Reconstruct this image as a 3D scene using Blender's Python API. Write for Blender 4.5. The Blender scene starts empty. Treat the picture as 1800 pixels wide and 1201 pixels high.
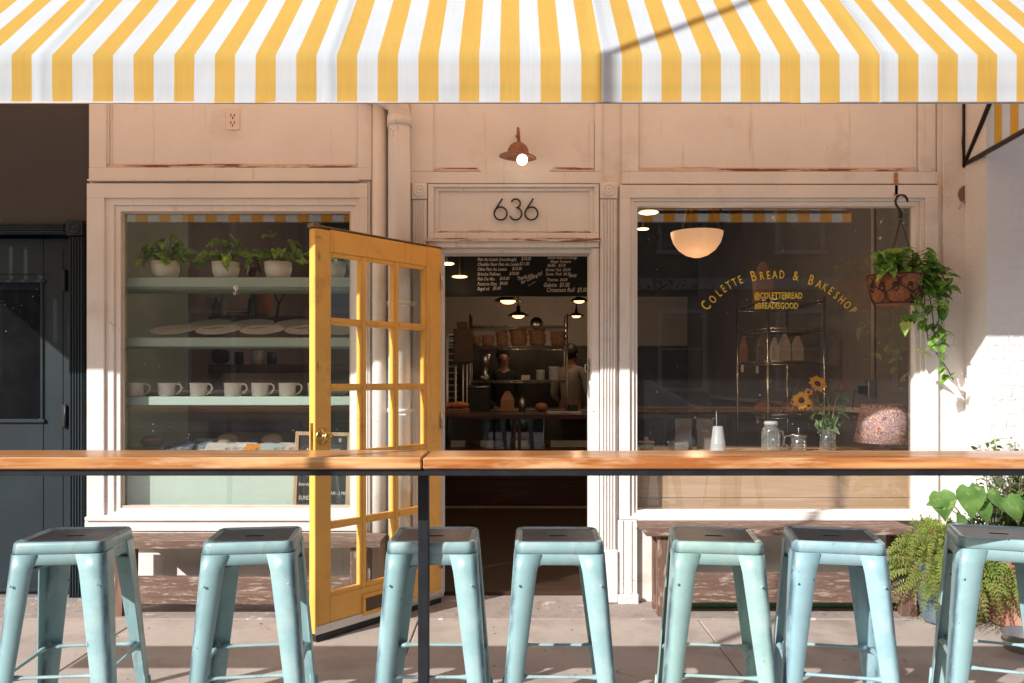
import bpy, bmesh, math, random
from mathutils import Vector, Matrix, Euler, noise
R = math.radians
random.seed(7)
S = bpy.context.scene
COL = S.collection
# ------------------------------------------------------------------ camera, sky, sun, exposure
EYE = 1.295; CD = 4.7                       # eye height, camera to facade plane (y = 0)
cam = bpy.data.objects.new('camera', bpy.data.cameras.new('camera')); COL.objects.link(cam)
cam.location = (0, -CD, EYE); cam.rotation_euler = (R(90), 0, 0)
cam.data.sensor_width = 36; cam.data.lens = 28.6; cam.data.shift_y = 0.0358
cam.data.clip_start = .05; cam.data.clip_end = 500
S.camera = cam
SUN = Vector((1.08, 1, -.885)).normalized()  # travel direction of the sunlight
W = bpy.data.worlds.new('World'); S.world = W; W.use_nodes = True
wn = W.node_tree.nodes; wl = W.node_tree.links
sky = wn.new('ShaderNodeTexSky'); sky.sky_type = 'NISHITA'; sky.sun_disc = False
sky.sun_elevation = math.asin(-SUN.z); sky.sun_rotation = math.atan2(-SUN.x, -SUN.y)
sky.air_density = 1.0; sky.dust_density = 2.0
wl.new(sky.outputs[0], wn['Background'].inputs[0]); wn['Background'].inputs[1].default_value = .088
sl = bpy.data.lights.new('sun', 'SUN'); sl.energy = 4.3; sl.angle = R(.55); sl.color = (1, .965, .92)
so = bpy.data.objects.new('sun', sl); COL.objects.link(so); so.rotation_euler = SUN.to_track_quat('-Z', 'Y').to_euler()
S.view_settings.view_transform = 'Standard'; S.view_settings.look = 'None'
S.view_settings.exposure = .60; S.view_settings.gamma = 1

F = 1430.0
def P(px, py, y=0.0):
    d = CD + y
    return Vector(((px - 900) * d / F, y, EYE - (py - 665) * d / F))
def FX(px, y=0.0): return (px - 900) * (CD + y) / F
def FZ(py, y=0.0): return EYE - (py - 665) * (CD + y) / F

# ------------------------------------------------------------------ mesh builder
class MB:
    def __init__(s): s.bm = bmesh.new(); s.mi = 0
    def _f(s, vs):
        try:
            f = s.bm.faces.new(vs); f.material_index = s.mi; return f
        except ValueError: return None
    def box(s, x0, x1, y0, y1, z0, z1, bev=0.0, M=None):
        if x0 > x1: x0, x1 = x1, x0
        if y0 > y1: y0, y1 = y1, y0
        if z0 > z1: z0, z1 = z1, z0
        v = [s.bm.verts.new((x, y, z)) for x in (x0, x1) for y in (y0, y1) for z in (z0, z1)]
        fs = [s._f([v[i] for i in q]) for q in ((0,1,3,2),(4,6,7,5),(0,4,5,1),(2,3,7,6),(0,2,6,4),(1,5,7,3))]
        vs = v
        if bev > 0:
            bev = min(bev, .45*min(x1-x0, y1-y0, z1-z0))
            es = list({e for f in fs for e in f.edges})
            r = bmesh.ops.bevel(s.bm, geom=es, offset=bev, segments=1, affect='EDGES', profile=.5)
            for f in r['faces']: f.material_index = s.mi
            vs = list({w for f in r['faces'] for w in f.verts})
        if M is not None: bmesh.ops.transform(s.bm, matrix=M, verts=vs)
        return s
    def poly(s, pts): s._f([s.bm.verts.new(p) for p in pts]); return s
    def prism(s, pts, y0, y1, M=None):      # outline in (x, z), thickness along y
        a = [s.bm.verts.new((p[0], y0, p[1])) for p in pts]; b = [s.bm.verts.new((p[0], y1, p[1])) for p in pts]
        s._f(a); s._f(b[::-1]); n = len(pts)
        for i in range(n): s._f([a[i], b[i], b[(i+1) % n], a[(i+1) % n]])
        if M is not None: bmesh.ops.transform(s.bm, matrix=M, verts=a + b)
        return s
    def tube(s, pts, r, n=8, cap=True, sy=1.0):
        pts = [Vector(p) for p in pts]; rs = r if isinstance(r, (list, tuple)) else [r]*len(pts)
        rings = []; prev = None
        for i, p in enumerate(pts):
            t = (pts[min(i+1, len(pts)-1)] - pts[max(i-1, 0)])
            if t.length < 1e-9: t = Vector((0,0,1))
            t.normalize()
            if prev is None:
                u = t.cross(Vector((0,0,1)))
                if u.length < .05: u = t.cross(Vector((0,1,0)))
            else: u = prev - t*prev.dot(t)
            if u.length < 1e-6: u = t.orthogonal()
            u.normalize(); prev = u; w = t.cross(u)
            rings.append([s.bm.verts.new(p + (u*math.cos(2*math.pi*k/n) + w*math.sin(2*math.pi*k/n)*sy)*rs[i]) for k in range(n)])
        for a, b in zip(rings, rings[1:]):
            for k in range(n):
                f = s._f([a[k], a[(k+1) % n], b[(k+1) % n], b[k]])
                if f: f.smooth = True
        if cap: s._f(rings[0][::-1]); s._f(rings[-1])
        return s
    def lathe(s, prof, c=(0,0,0), n=24, M=None, sx=1.0, sy=1.0, smooth=True):
        c = Vector(c); rings = []; allv = []
        for r, z in prof:
            if r < 1e-5: ring = [s.bm.verts.new(c + Vector((0,0,z)))]
            else: ring = [s.bm.verts.new(c + Vector((r*sx*math.cos(2*math.pi*k/n), r*sy*math.sin(2*math.pi*k/n), z))) for k in range(n)]
            rings.append(ring); allv += ring
        for a, b in zip(rings, rings[1:]):
            for k in range(n):
                k2 = (k+1) % n
                if len(a) == 1 and len(b) == 1: continue
                if len(a) == 1: f = s._f([a[0], b[k2], b[k]])
                elif len(b) == 1: f = s._f([a[k], a[k2], b[0]])
                else: f = s._f([a[k], a[k2], b[k2], b[k]])
                if f: f.smooth = smooth
        if M is not None: bmesh.ops.transform(s.bm, matrix=M, verts=allv)
        return s
    def ball(s, c, r, sx=1, sy=1, sz=1, n=12, jit=0):
        m = n//2; prof = [(r*math.sin(math.pi*i/m), -r*math.cos(math.pi*i/m)*sz) for i in range(m+1)]
        prof[0] = (0, -r*sz); prof[-1] = (0, r*sz)
        k = len(s.bm.verts)
        s.lathe(prof, c, n, sx=sx, sy=sy)
        if jit:
            s.bm.verts.ensure_lookup_table()
            for v in s.bm.verts[k:]:
                v.co += noise.noise_vector(v.co*8/max(r*8, .2))*jit
        return s
    def text(s, txt, size, M, ex=.0008, align='CENTER', shear=0, space=1.0, off=0.0):
        c = bpy.data.curves.new('t', 'FONT'); c.body = txt; c.size = size; c.extrude = ex; c.align_x = align
        c.shear = shear; c.space_character = space; c.resolution_u = 2; c.offset = off
        o = bpy.data.objects.new('t', c); COL.objects.link(o)
        dg = bpy.context.evaluated_depsgraph_get(); me = bpy.data.meshes.new_from_object(o.evaluated_get(dg))
        me.transform(M)
        k = len(s.bm.faces); s.bm.from_mesh(me); s.bm.faces.ensure_lookup_table()
        for f in s.bm.faces[k:]: f.material_index = s.mi
        bpy.data.objects.remove(o); bpy.data.meshes.remove(me); bpy.data.curves.remove(c)
        return s
STAND = Matrix.Rotation(R(90), 4, 'X')       # text lying in xy -> upright facing -y

def obj(name, mb, mats, parent=None, world=False, smooth=False, label=None):
    me = bpy.data.meshes.new(name)
    bmesh.ops.recalc_face_normals(mb.bm, faces=mb.bm.faces)
    mb.bm.to_mesh(me); mb.bm.free()
    if not isinstance(mats, (list, tuple)): mats = [mats]
    for m in mats: me.materials.append(m)
    if smooth: me.shade_smooth()
    o = bpy.data.objects.new(name, me); COL.objects.link(o)
    if parent is not None:
        o.parent = parent
        if world:
            q = Vector((0,0,0)); a = parent
            while a is not None: q += a.location; a = a.parent
            me.transform(Matrix.Translation(-q))
    if label: o['label'] = label
    return o
def thing(name, label, cat, loc=(0,0,0), rz=0, group=None):
    o = bpy.data.objects.new(name, None); COL.objects.link(o); o.location = loc; o.rotation_euler = (0,0,rz)
    o.empty_display_size = .1; return tag(o, label, cat, group)
def tag(o, label, cat, group=None):
    o['label'] = label; o['category'] = cat
    if group: o['group'] = group
    return o
def struct(name, mb, mats, smooth=False):
    o = obj(name, mb, mats, smooth=smooth); o['kind'] = 'structure'; return o
def copy_tree(o, parent=None):
    c = o.copy(); COL.objects.link(c)
    if parent is not None: c.parent = parent
    for ch in [q for q in bpy.data.objects if q.parent is o]: copy_tree(ch, c)
    return c
def weld_thing(name, mb, mats, label, cat, group=None, loc=None, smooth=False):
    o = obj(name, mb, mats, smooth=smooth)
    if loc is not None: o.data.transform(Matrix.Translation(-Vector(loc))); o.location = loc
    return tag(o, label, cat, group)

# ------------------------------------------------------------------ materials
def hexc(r, g, b):                          # sRGB 0-255 to linear
    f = lambda c: ((c/255+.055)/1.055)**2.4 if c > 10 else c/255/12.92
    return (f(r), f(g), f(b))
def mat(name, col, rough=.6, metal=0, var=.12, vscale=6, bump=.0, bscale=60, wear=None, wthr=.62, wsoft=.03, wscale=14, wstretch=(1,1,1),
        spec=.5, trans=0, dirt=None, dthr=.55, dscale=3, dstretch=(1,1,1), coat=0, sheen=0, bdist=.002, cracks=0, streaks=None):
    m = bpy.data.materials.new(name); m.use_nodes = True; nt = m.node_tree; N = nt.nodes; L = nt.links
    b = N['Principled BSDF']; b.inputs['Roughness'].default_value = rough; b.inputs['Metallic'].default_value = metal
    b.inputs['Specular IOR Level'].default_value = spec
    if coat: b.inputs['Coat Weight'].default_value = coat; b.inputs['Coat Roughness'].default_value = .1
    tc = N.new('ShaderNodeTexCoord'); src = tc.outputs['Object']
    def noi(scale, detail=4, rough_=.6, stretch=(1,1,1)):
        mp = N.new('ShaderNodeMapping'); mp.inputs['Scale'].default_value = [scale*k for k in stretch]; L.new(src, mp.inputs['Vector'])
        n = N.new('ShaderNodeTexNoise'); n.inputs['Scale'].default_value = 1; n.inputs['Detail'].default_value = detail
        n.inputs['Roughness'].default_value = rough_; L.new(mp.outputs[0], n.inputs['Vector']); return n.outputs['Fac']
    def mix(fac, a, c):
        x = N.new('ShaderNodeMix'); x.data_type = 'RGBA'; L.new(fac, x.inputs[0])
        for sck, val in ((x.inputs[6], a), (x.inputs[7], c)):
            if isinstance(val, tuple): sck.default_value = (*val[:3], 1)
            else: L.new(val, sck)
        return x.outputs[2]
    def ramp(v, a, c):
        r = N.new('ShaderNodeMapRange'); r.inputs[1].default_value = a; r.inputs[2].default_value = c; L.new(v, r.inputs[0]); return r.outputs[0]
    n1 = noi(vscale, 5)
    hi = tuple(min(1, c*(1+var)) for c in col); lo = tuple(c*(1-var) for c in col)
    c = mix(ramp(n1, .3, .7), lo, hi)
    if dirt: c = mix(ramp(noi(dscale, 6, .65, dstretch), dthr, dthr+.2), c, dirt)
    if streaks: c = mix(ramp(noi(3.1, 5, .6, (9,9,.55)), .60, .80), c, streaks)
    if cracks:
        nn = N.new('ShaderNodeTexNoise'); nn.inputs['Scale'].default_value = 9; nn.inputs['Detail'].default_value = 5; L.new(src, nn.inputs['Vector'])
        vv = N.new('ShaderNodeVectorMath'); vv.operation = 'MULTIPLY_ADD'; vv.inputs[1].default_value = (.18,.18,.18); L.new(nn.outputs['Color'], vv.inputs[0]); L.new(src, vv.inputs[2])
        vo = N.new('ShaderNodeTexVoronoi'); vo.feature = 'DISTANCE_TO_EDGE'; vo.inputs['Scale'].default_value = cracks; L.new(vv.outputs[0], vo.inputs['Vector'])
        r_ = N.new('ShaderNodeMapRange'); r_.inputs[1].default_value = .011; r_.inputs[2].default_value = .002; L.new(vo.outputs['Distance'], r_.inputs[0])
        g_ = N.new('ShaderNodeMath'); g_.operation = 'MULTIPLY'; L.new(r_.outputs[0], g_.inputs[0]); L.new(ramp(noi(2.3, 3), .60, .72), g_.inputs[1]); c = mix(g_.outputs[0], c, tuple(k*.5 for k in col))
    if wear:
        wf = ramp(noi(wscale, 8, .7, wstretch), wthr, wthr+wsoft); c = mix(wf, c, wear)
    L.new(c, b.inputs['Base Color'])
    if bump:
        bp = N.new('ShaderNodeBump'); bp.inputs['Strength'].default_value = bump; bp.inputs['Distance'].default_value = bdist
        L.new(noi(bscale, 4), bp.inputs['Height']); L.new(bp.outputs[0], b.inputs['Normal'])
    if sheen: b.inputs['Sheen Weight'].default_value = sheen
    m['c'] = 1
    return m
def wood(name, c1, c2, rough=.45, axis=0, scale=2.2, bump=.25, wear=None, wthr=.6, coat=0, knots=False, wscale=9, wsoft=.08):
    m = bpy.data.materials.new(name); m.use_nodes = True; nt = m.node_tree; N = nt.nodes; L = nt.links; b = N['Principled BSDF']
    tc = N.new('ShaderNodeTexCoord'); mp = N.new('ShaderNodeMapping'); sc = [scale*9]*3; sc[axis] = scale*.55; mp.inputs['Scale'].default_value = sc
    L.new(tc.outputs['Object'], mp.inputs[0])
    n = N.new('ShaderNodeTexNoise'); n.inputs['Scale'].default_value = 1; n.inputs['Detail'].default_value = 3; n.inputs['Distortion'].default_value = 1.2; L.new(mp.outputs[0], n.inputs['Vector'])
    w = N.new('ShaderNodeMath'); w.operation = 'MULTIPLY'; w.inputs[1].default_value = 16; L.new(n.outputs['Fac'], w.inputs[0])
    sn = N.new('ShaderNodeMath'); sn.operation = 'SINE'; L.new(w.outputs[0], sn.inputs[0])
    rr = N.new('ShaderNodeMapRange'); rr.inputs[1].default_value = -1; rr.inputs[2].default_value = 1; L.new(sn.outputs[0], rr.inputs[0])
    mp2 = N.new('ShaderNodeMapping'); s2 = [scale*60]*3; s2[axis] = scale*3; mp2.inputs['Scale'].default_value = s2; L.new(tc.outputs['Object'], mp2.inputs[0])
    n2 = N.new('ShaderNodeTexNoise'); n2.inputs['Scale'].default_value = 1; n2.inputs['Detail'].default_value = 5; L.new(mp2.outputs[0], n2.inputs['Vector'])
    ad = N.new('ShaderNodeMath'); ad.operation = 'MULTIPLY_ADD'; ad.inputs[1].default_value = .45; L.new(rr.outputs[0], ad.inputs[0]); L.new(n2.outputs['Fac'], ad.inputs[2])
    x = N.new('ShaderNodeMix'); x.data_type = 'RGBA'; x.inputs[6].default_value = (*c1, 1); x.inputs[7].default_value = (*c2, 1)
    r2 = N.new('ShaderNodeMapRange'); r2.inputs[1].default_value = .42; r2.inputs[2].default_value = .92; L.new(ad.outputs[0], r2.inputs[0]); L.new(r2.outputs[0], x.inputs[0])
    out = x.outputs[2]
    if knots:
        mk = N.new('ShaderNodeMapping'); sk = [7.0]*3; sk[axis] = 2.2; mk.inputs['Scale'].default_value = sk; L.new(tc.outputs['Object'], mk.inputs[0])
        v = N.new('ShaderNodeTexVoronoi'); v.inputs['Scale'].default_value = 1; L.new(mk.outputs[0], v.inputs['Vector'])
        kr = N.new('ShaderNodeMapRange'); kr.inputs[1].default_value = .05; kr.inputs[2].default_value = .16; kr.inputs[3].default_value = .75; kr.inputs[4].default_value = 0; L.new(v.outputs['Distance'], kr.inputs[0])
        y = N.new('ShaderNodeMix'); y.data_type = 'RGBA'; L.new(kr.outputs[0], y.inputs[0]); L.new(out, y.inputs[6]); y.inputs[7].default_value = (c2[0]*.45, c2[1]*.33, c2[2]*.3, 1); out = y.outputs[2]
    if wear:
        mw = N.new('ShaderNodeMapping'); sw = [wscale*2.5]*3; sw[axis] = wscale*.4; mw.inputs['Scale'].default_value = sw; L.new(tc.outputs['Object'], mw.inputs[0])
        nw = N.new('ShaderNodeTexNoise'); nw.inputs['Scale'].default_value = 1; nw.inputs['Detail'].default_value = 9; nw.inputs['Roughness'].default_value = .7; L.new(mw.outputs[0], nw.inputs['Vector'])
        rw = N.new('ShaderNodeMapRange'); rw.inputs[1].default_value = wthr; rw.inputs[2].default_value = wthr+wsoft; L.new(nw.outputs['Fac'], rw.inputs[0])
        z = N.new('ShaderNodeMix'); z.data_type = 'RGBA'; L.new(rw.outputs[0], z.inputs[0]); L.new(out, z.inputs[6]); z.inputs[7].default_value = (*wear, 1); out = z.outputs[2]
    L.new(out, b.inputs['Base Color']); b.inputs['Roughness'].default_value = rough
    if coat: b.inputs['Coat Weight'].default_value = coat; b.inputs['Coat Roughness'].default_value = .15
    bp = N.new('ShaderNodeBump'); bp.inputs['Strength'].default_value = bump; bp.inputs['Distance'].default_value = .002; L.new(n2.outputs['Fac'], bp.inputs['Height']); L.new(bp.outputs[0], b.inputs['Normal'])
    return m
def glassm(name, tint=(.94,.97,.96), refl=1.0, rough=.0, dust_sheen=.02, ior=1.5):
    m = bpy.data.materials.new(name); m.use_nodes = True; nt = m.node_tree; N = nt.nodes; L = nt.links
    N.remove(N['Principled BSDF']); out = N['Material Output']
    t = N.new('ShaderNodeBsdfTransparent'); t.inputs[0].default_value = (*tint, 1)
    g = N.new('ShaderNodeBsdfGlossy'); g.inputs['Roughness'].default_value = rough; g.inputs[0].default_value = (1,1,1,1)
    f = N.new('ShaderNodeFresnel'); f.inputs[0].default_value = ior
    k = N.new('ShaderNodeMath'); k.operation = 'MULTIPLY'; k.inputs[1].default_value = refl; L.new(f.outputs[0], k.inputs[0])
    ge = N.new('ShaderNodeNewGeometry'); nb = N.new('ShaderNodeMath'); nb.operation = 'SUBTRACT'; nb.inputs[0].default_value = 1; L.new(ge.outputs['Backfacing'], nb.inputs[1])
    k2 = N.new('ShaderNodeMath'); k2.operation = 'MULTIPLY'; L.new(k.outputs[0], k2.inputs[0]); L.new(nb.outputs[0], k2.inputs[1]); k = k2; k.use_clamp = True
    mx = N.new('ShaderNodeMixShader'); L.new(k.outputs[0], mx.inputs[0]); L.new(t.outputs[0], mx.inputs[1]); L.new(g.outputs[0], mx.inputs[2])
    last = mx.outputs[0]
    if dust_sheen:
        tc = N.new('ShaderNodeTexCoord')
        n = N.new('ShaderNodeTexNoise'); n.inputs['Scale'].default_value = 3; n.inputs['Detail'].default_value = 8; n.inputs['Roughness'].default_value = .7; L.new(tc.outputs['Object'], n.inputs['Vector'])
        v = N.new('ShaderNodeTexVoronoi'); v.inputs['Scale'].default_value = 26; L.new(tc.outputs['Object'], v.inputs['Vector'])
        lt = N.new('ShaderNodeMath'); lt.operation = 'LESS_THAN'; lt.inputs[1].default_value = .085; L.new(v.outputs['Distance'], lt.inputs[0])
        sp = N.new('ShaderNodeMath'); sp.operation = 'MULTIPLY'; sp.inputs[1].default_value = .30; L.new(lt.outputs[0], sp.inputs[0])
        mr = N.new('ShaderNodeMapRange'); mr.inputs[1].default_value = .35; mr.inputs[2].default_value = .75; mr.inputs[3].default_value = dust_sheen*.5; mr.inputs[4].default_value = dust_sheen*1.8; L.new(n.outputs['Fac'], mr.inputs[0])
        n3 = N.new('ShaderNodeTexNoise'); n3.inputs['Scale'].default_value = 5; L.new(tc.outputs['Object'], n3.inputs['Vector'])
        g3 = N.new('ShaderNodeMath'); g3.operation = 'GREATER_THAN'; g3.inputs[1].default_value = .56; L.new(n3.outputs['Fac'], g3.inputs[0])
        s3 = N.new('ShaderNodeMath'); s3.operation = 'MULTIPLY'; L.new(sp.outputs[0], s3.inputs[0]); L.new(g3.outputs[0], s3.inputs[1])
        ad = N.new('ShaderNodeMath'); ad.operation = 'ADD'; L.new(s3.outputs[0], ad.inputs[0]); L.new(mr.outputs[0], ad.inputs[1])
        df = N.new('ShaderNodeBsdfDiffuse'); df.inputs[0].default_value = (.8,.8,.8,1)
        m2 = N.new('ShaderNodeMixShader'); L.new(ad.outputs[0], m2.inputs[0]); L.new(last, m2.inputs[1]); L.new(df.outputs[0], m2.inputs[2]); last = m2.outputs[0]
    L.new(last, out.inputs[0]); return m
def cloth(name, col, tcol, fac=.35, weave=True):
    m = bpy.data.materials.new(name); m.use_nodes = True; nt = m.node_tree; N = nt.nodes; L = nt.links
    N.remove(N['Principled BSDF']); out = N['Material Output']
    tc = N.new('ShaderNodeTexCoord'); mp = N.new('ShaderNodeMapping'); mp.inputs['Scale'].default_value = (160, 6, 6); L.new(tc.outputs['Object'], mp.inputs[0])
    n = N.new('ShaderNodeTexNoise'); n.inputs['Scale'].default_value = 1; n.inputs['Detail'].default_value = 4; L.new(mp.outputs[0], n.inputs['Vector'])
    n2 = N.new('ShaderNodeTexNoise'); n2.inputs['Scale'].default_value = 2.2; n2.inputs['Detail'].default_value = 7; n2.inputs['Roughness'].default_value = .65; L.new(tc.outputs['Object'], n2.inputs['Vector'])
    ad = N.new('ShaderNodeMath'); ad.operation = 'ADD'; L.new(n.outputs['Fac'], ad.inputs[0]); L.new(n2.outputs['Fac'], ad.inputs[1])
    r = N.new('ShaderNodeMapRange'); r.inputs[1].default_value = .75; r.inputs[2].default_value = 1.25; L.new(ad.outputs[0], r.inputs[0])
    x = N.new('ShaderNodeMix'); x.data_type = 'RGBA'; x.inputs[6].default_value = (*[c*.86 for c in col], 1); x.inputs[7].default_value = (*col, 1); L.new(r.outputs[0], x.inputs[0])
    d = N.new('ShaderNodeBsdfDiffuse'); L.new(x.outputs[2], d.inputs[0]); t = N.new('ShaderNodeBsdfTranslucent'); t.inputs[0].default_value = (*tcol, 1)
    mx = N.new('ShaderNodeMixShader'); mx.inputs[0].default_value = fac; L.new(d.outputs[0], mx.inputs[1]); L.new(t.outputs[0], mx.inputs[2]); L.new(mx.outputs[0], out.inputs[0])
    return m
def emis(name, col, st):
    m = bpy.data.materials.new(name); m.use_nodes = True; b = m.node_tree.nodes['Principled BSDF']
    b.inputs['Base Color'].default_value = (*col, 1); b.inputs['Emission Color'].default_value = (*col, 1); b.inputs['Emission Strength'].default_value = st
    return m
def leafm(name, c1, c2, c3=None, vs=25, trans=.35):
    m = bpy.data.materials.new(name); m.use_nodes = True; nt = m.node_tree; N = nt.nodes; L = nt.links; b = N['Principled BSDF']; out = N['Material Output']
    tc = N.new('ShaderNodeTexCoord'); n = N.new('ShaderNodeTexNoise'); n.inputs['Scale'].default_value = vs; n.inputs['Detail'].default_value = 3; L.new(tc.outputs['Object'], n.inputs['Vector'])
    r = N.new('ShaderNodeMapRange'); r.inputs[1].default_value = .38; r.inputs[2].default_value = .62; L.new(n.outputs['Fac'], r.inputs[0])
    x = N.new('ShaderNodeMix'); x.data_type = 'RGBA'; x.inputs[6].default_value = (*c1, 1); x.inputs[7].default_value = (*c2, 1); L.new(r.outputs[0], x.inputs[0]); o = x.outputs[2]
    if c3:
        n2 = N.new('ShaderNodeTexNoise'); n2.inputs['Scale'].default_value = vs*2.2; L.new(tc.outputs['Object'], n2.inputs['Vector'])
        r2 = N.new('ShaderNodeMapRange'); r2.inputs[1].default_value = .60; r2.inputs[2].default_value = .64; L.new(n2.outputs['Fac'], r2.inputs[0])
        y = N.new('ShaderNodeMix'); y.data_type = 'RGBA'; y.inputs[7].default_value = (*c3, 1); L.new(o, y.inputs[6]); L.new(r2.outputs[0], y.inputs[0]); o = y.outputs[2]
    L.new(o, b.inputs['Base Color']); b.inputs['Roughness'].default_value = .38
    t = N.new('ShaderNodeBsdfTranslucent'); L.new(o, t.inputs[0]); mx = N.new('ShaderNodeMixShader'); mx.inputs[0].default_value = trans
    L.new(b.outputs[0], mx.inputs[1]); L.new(t.outputs[0], mx.inputs[2]); L.new(mx.outputs[0], out.inputs[0]); return m

BARE = (.20, .085, .04)
paint = mat('cream_paint', (.775,.735,.70), .5, var=.05, vscale=2.5, bump=.6, bscale=24, wear=(.28,.16,.10), wthr=.715, wscale=24, dirt=(.62,.52,.44), dthr=.56, dscale=2.2, streaks=(.60,.47,.37), cracks=3.2)
paint2 = mat('cream_paint_rough', (.78,.73,.69), .6, var=.06, vscale=5, bump=.7, bscale=40, wear=(.35,.22,.15), wthr=.655, wscale=18, wstretch=(.5,1,1), streaks=(.62,.52,.44), cracks=5)
worn = mat('worn_moulding', (.72,.58,.49), .6, var=.1, vscale=8, bump=.8, bscale=60, wear=(.24,.09,.045), wthr=.515, wscale=16, wstretch=(.18,1,3))
stucco = mat('painted_stucco', (.76,.71,.67), .75, var=.05, bump=1, bscale=18, wear=(.30,.2,.16), wthr=.68, wscale=22, bdist=.006, cracks=3.5, dirt=(.62,.50,.42), dthr=.5)
BX = {}
black_paint = mat('slate_black_paint', (.014,.024,.031), .5, spec=.3, var=.18, vscale=4, bump=.35, bscale=30, wear=(.4,.38,.36), wthr=.765, wscale=38)
yellow_paint = mat('mustard_paint', (.90,.455,.085), .5, var=.10, vscale=4, bump=.5, bscale=35, wear=(.30,.20,.12), wthr=.70, wscale=34, dirt=(.62,.30,.06), dthr=.55, dscale=5, streaks=(.60,.29,.06))
mint = mat('mint_paint', (.47,.60,.52), .5, var=.05, bump=.2, bscale=30, wear=(.2,.2,.18), wthr=.76, wscale=30)
wglass = glassm('window_glass', tint=(.985,.99,.985), refl=3.8, dust_sheen=.007)
dglass = glassm('door_glass', refl=1.0, dust_sheen=.01)
clear = glassm('clear_glass', tint=(.93,.96,.95), refl=4.5, rough=.06, dust_sheen=.10)  # no dirt here: pale diffuse film painted in to stand for highlights
steel = mat('brushed_steel', (.55,.55,.54), .3, 1, var=.1)
dark_steel = mat('black_steel', (.02,.022,.028), .4, .3, var=.3, vscale=14, bump=.3, bscale=50, wear=(.2,.22,.25), wthr=.69, wscale=16, wstretch=(3,3,.6))
brass = mat('aged_brass', (.62,.42,.13), .28, 1, var=.3, vscale=40)
black = mat('matte_black', (.012,.012,.012), .5, var=.2)
white_cer = mat('white_ceramic', (.78,.76,.73), .25, var=.03)
# ================================================================== SETTING
concrete = mat('sidewalk_concrete', (.395,.34,.30), .85, var=.10, vscale=2.5, bump=.5, bscale=120, wear=(.10,.08,.07), wthr=.655, wscale=46, cracks=1.2, streaks=(.27,.22,.19), dirt=(.26,.21,.19), dthr=.50, dscale=1.6)
rough_conc = mat('worn_concrete', (.31,.26,.23), .9, var=.25, vscale=9, bump=1, bscale=70, wear=(.55,.46,.42), wthr=.60, wscale=7, dirt=(.20,.16,.14), dthr=.5, dscale=9)
asphalt = mat('asphalt', (.05,.05,.052), .9, var=.2, bump=.5, bscale=90)
m = MB(); m.box(-200, 200, -200, 200, -.4, -.14); struct('ground', m, asphalt)
m = MB()
xs = [-8,-6.5,-5,-3.5,-2.0,-.5,1.0,2.5,4.0,5.5,7.0]; ys = [-8.0,-6.5,-5.0,-3.75,-2.5,-1.42,-.34]
for a, b in zip(xs, xs[1:]):
    for c, e in zip(ys, ys[1:]): m.box(a+.003, b-.003, c+.003, e-.003, -.12, 0, .004)
struct('sidewalk', m, concrete)
m = MB(); m.box(-8, 7, -.34, .13, -.12, .006, .006); struct('worn_concrete_strip', m, rough_conc)
m = MB(); m.box(-8, 7, -8.0, .13, -.139, -.07); struct('sidewalk_bed', m, asphalt)
m = MB(); m.box(-30, 30, -8.17, -8.005, -.139, .0, .02); struct('kerb', m, concrete)
m = MB(); m.box(-30, 30, -20, -17, -.139, .0, .02); struct('far_sidewalk', m, concrete)
road_paint = mat('road_paint', (.7,.55,.1), .8, wear=(.05,.05,.05), wthr=.6)
m = MB(); m.box(-30, 30, -12.7, -12.58, -.139, -.134); struct('road_marking', m, road_paint)

# ================================================================== STOREFRONT
SF = thing('storefront', 'cream painted timber bakery shopfront with two big windows, house number and open yellow door', 'storefront')
def B(mb, px0, px1, py0, py1, y0, y1, bev=.003, ref=0.0):      # box between photo lines of the facade plane
    return mb.box(FX(px0, ref), FX(px1, ref), y0, y1, FZ(py1, ref), FZ(py0, ref), bev)
ZT = 4.4
m = MB()
for a, b, lo, hi in ((158,213,None,None),(213,617,893,372),(617,775,None,None),(775,1040,None,437),(1040,1120,None,None),(1120,1607,897,363),(1607,1692,None,None)):
    x0, x1 = FX(a), FX(b)
    if hi is None and lo is None: m.box(x0, x1, 0, .045, -.05, ZT)
    else:
        m.box(x0, x1, 0, .045, FZ(hi), ZT)
        if lo: m.box(x0, x1, 0, .045, -.05, FZ(lo))
obj('facade_wall', m, paint, SF, True)
def nest(mb, outer, rings):
    x0, x1, y0, y1 = outer
    for (a, b, c, e), yy in rings:
        B(mb, x0, x1, y0, c, yy, .0-.001, .002); B(mb, x0, x1, e, y1, yy, -.001, .002)
        B(mb, x0, a, c, e, yy, -.001, .002); B(mb, b, x1, c, e, yy, -.001, .002)
        x0, x1, y0, y1 = a, b, c, e
def bottom_mould(parent, a, b, c, e, y=-.022, mt=None):
    mb = MB(); h = (e-c)/3
    for i, dy in enumerate((.0, -.006, -.013)): B(mb, a-i*3, b+i*3, c+i*h, c+(i+1)*h-.4, y*.4+dy, .0-.0005, .002)
    obj('moulding', mb, mt or worn, parent, True)
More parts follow.
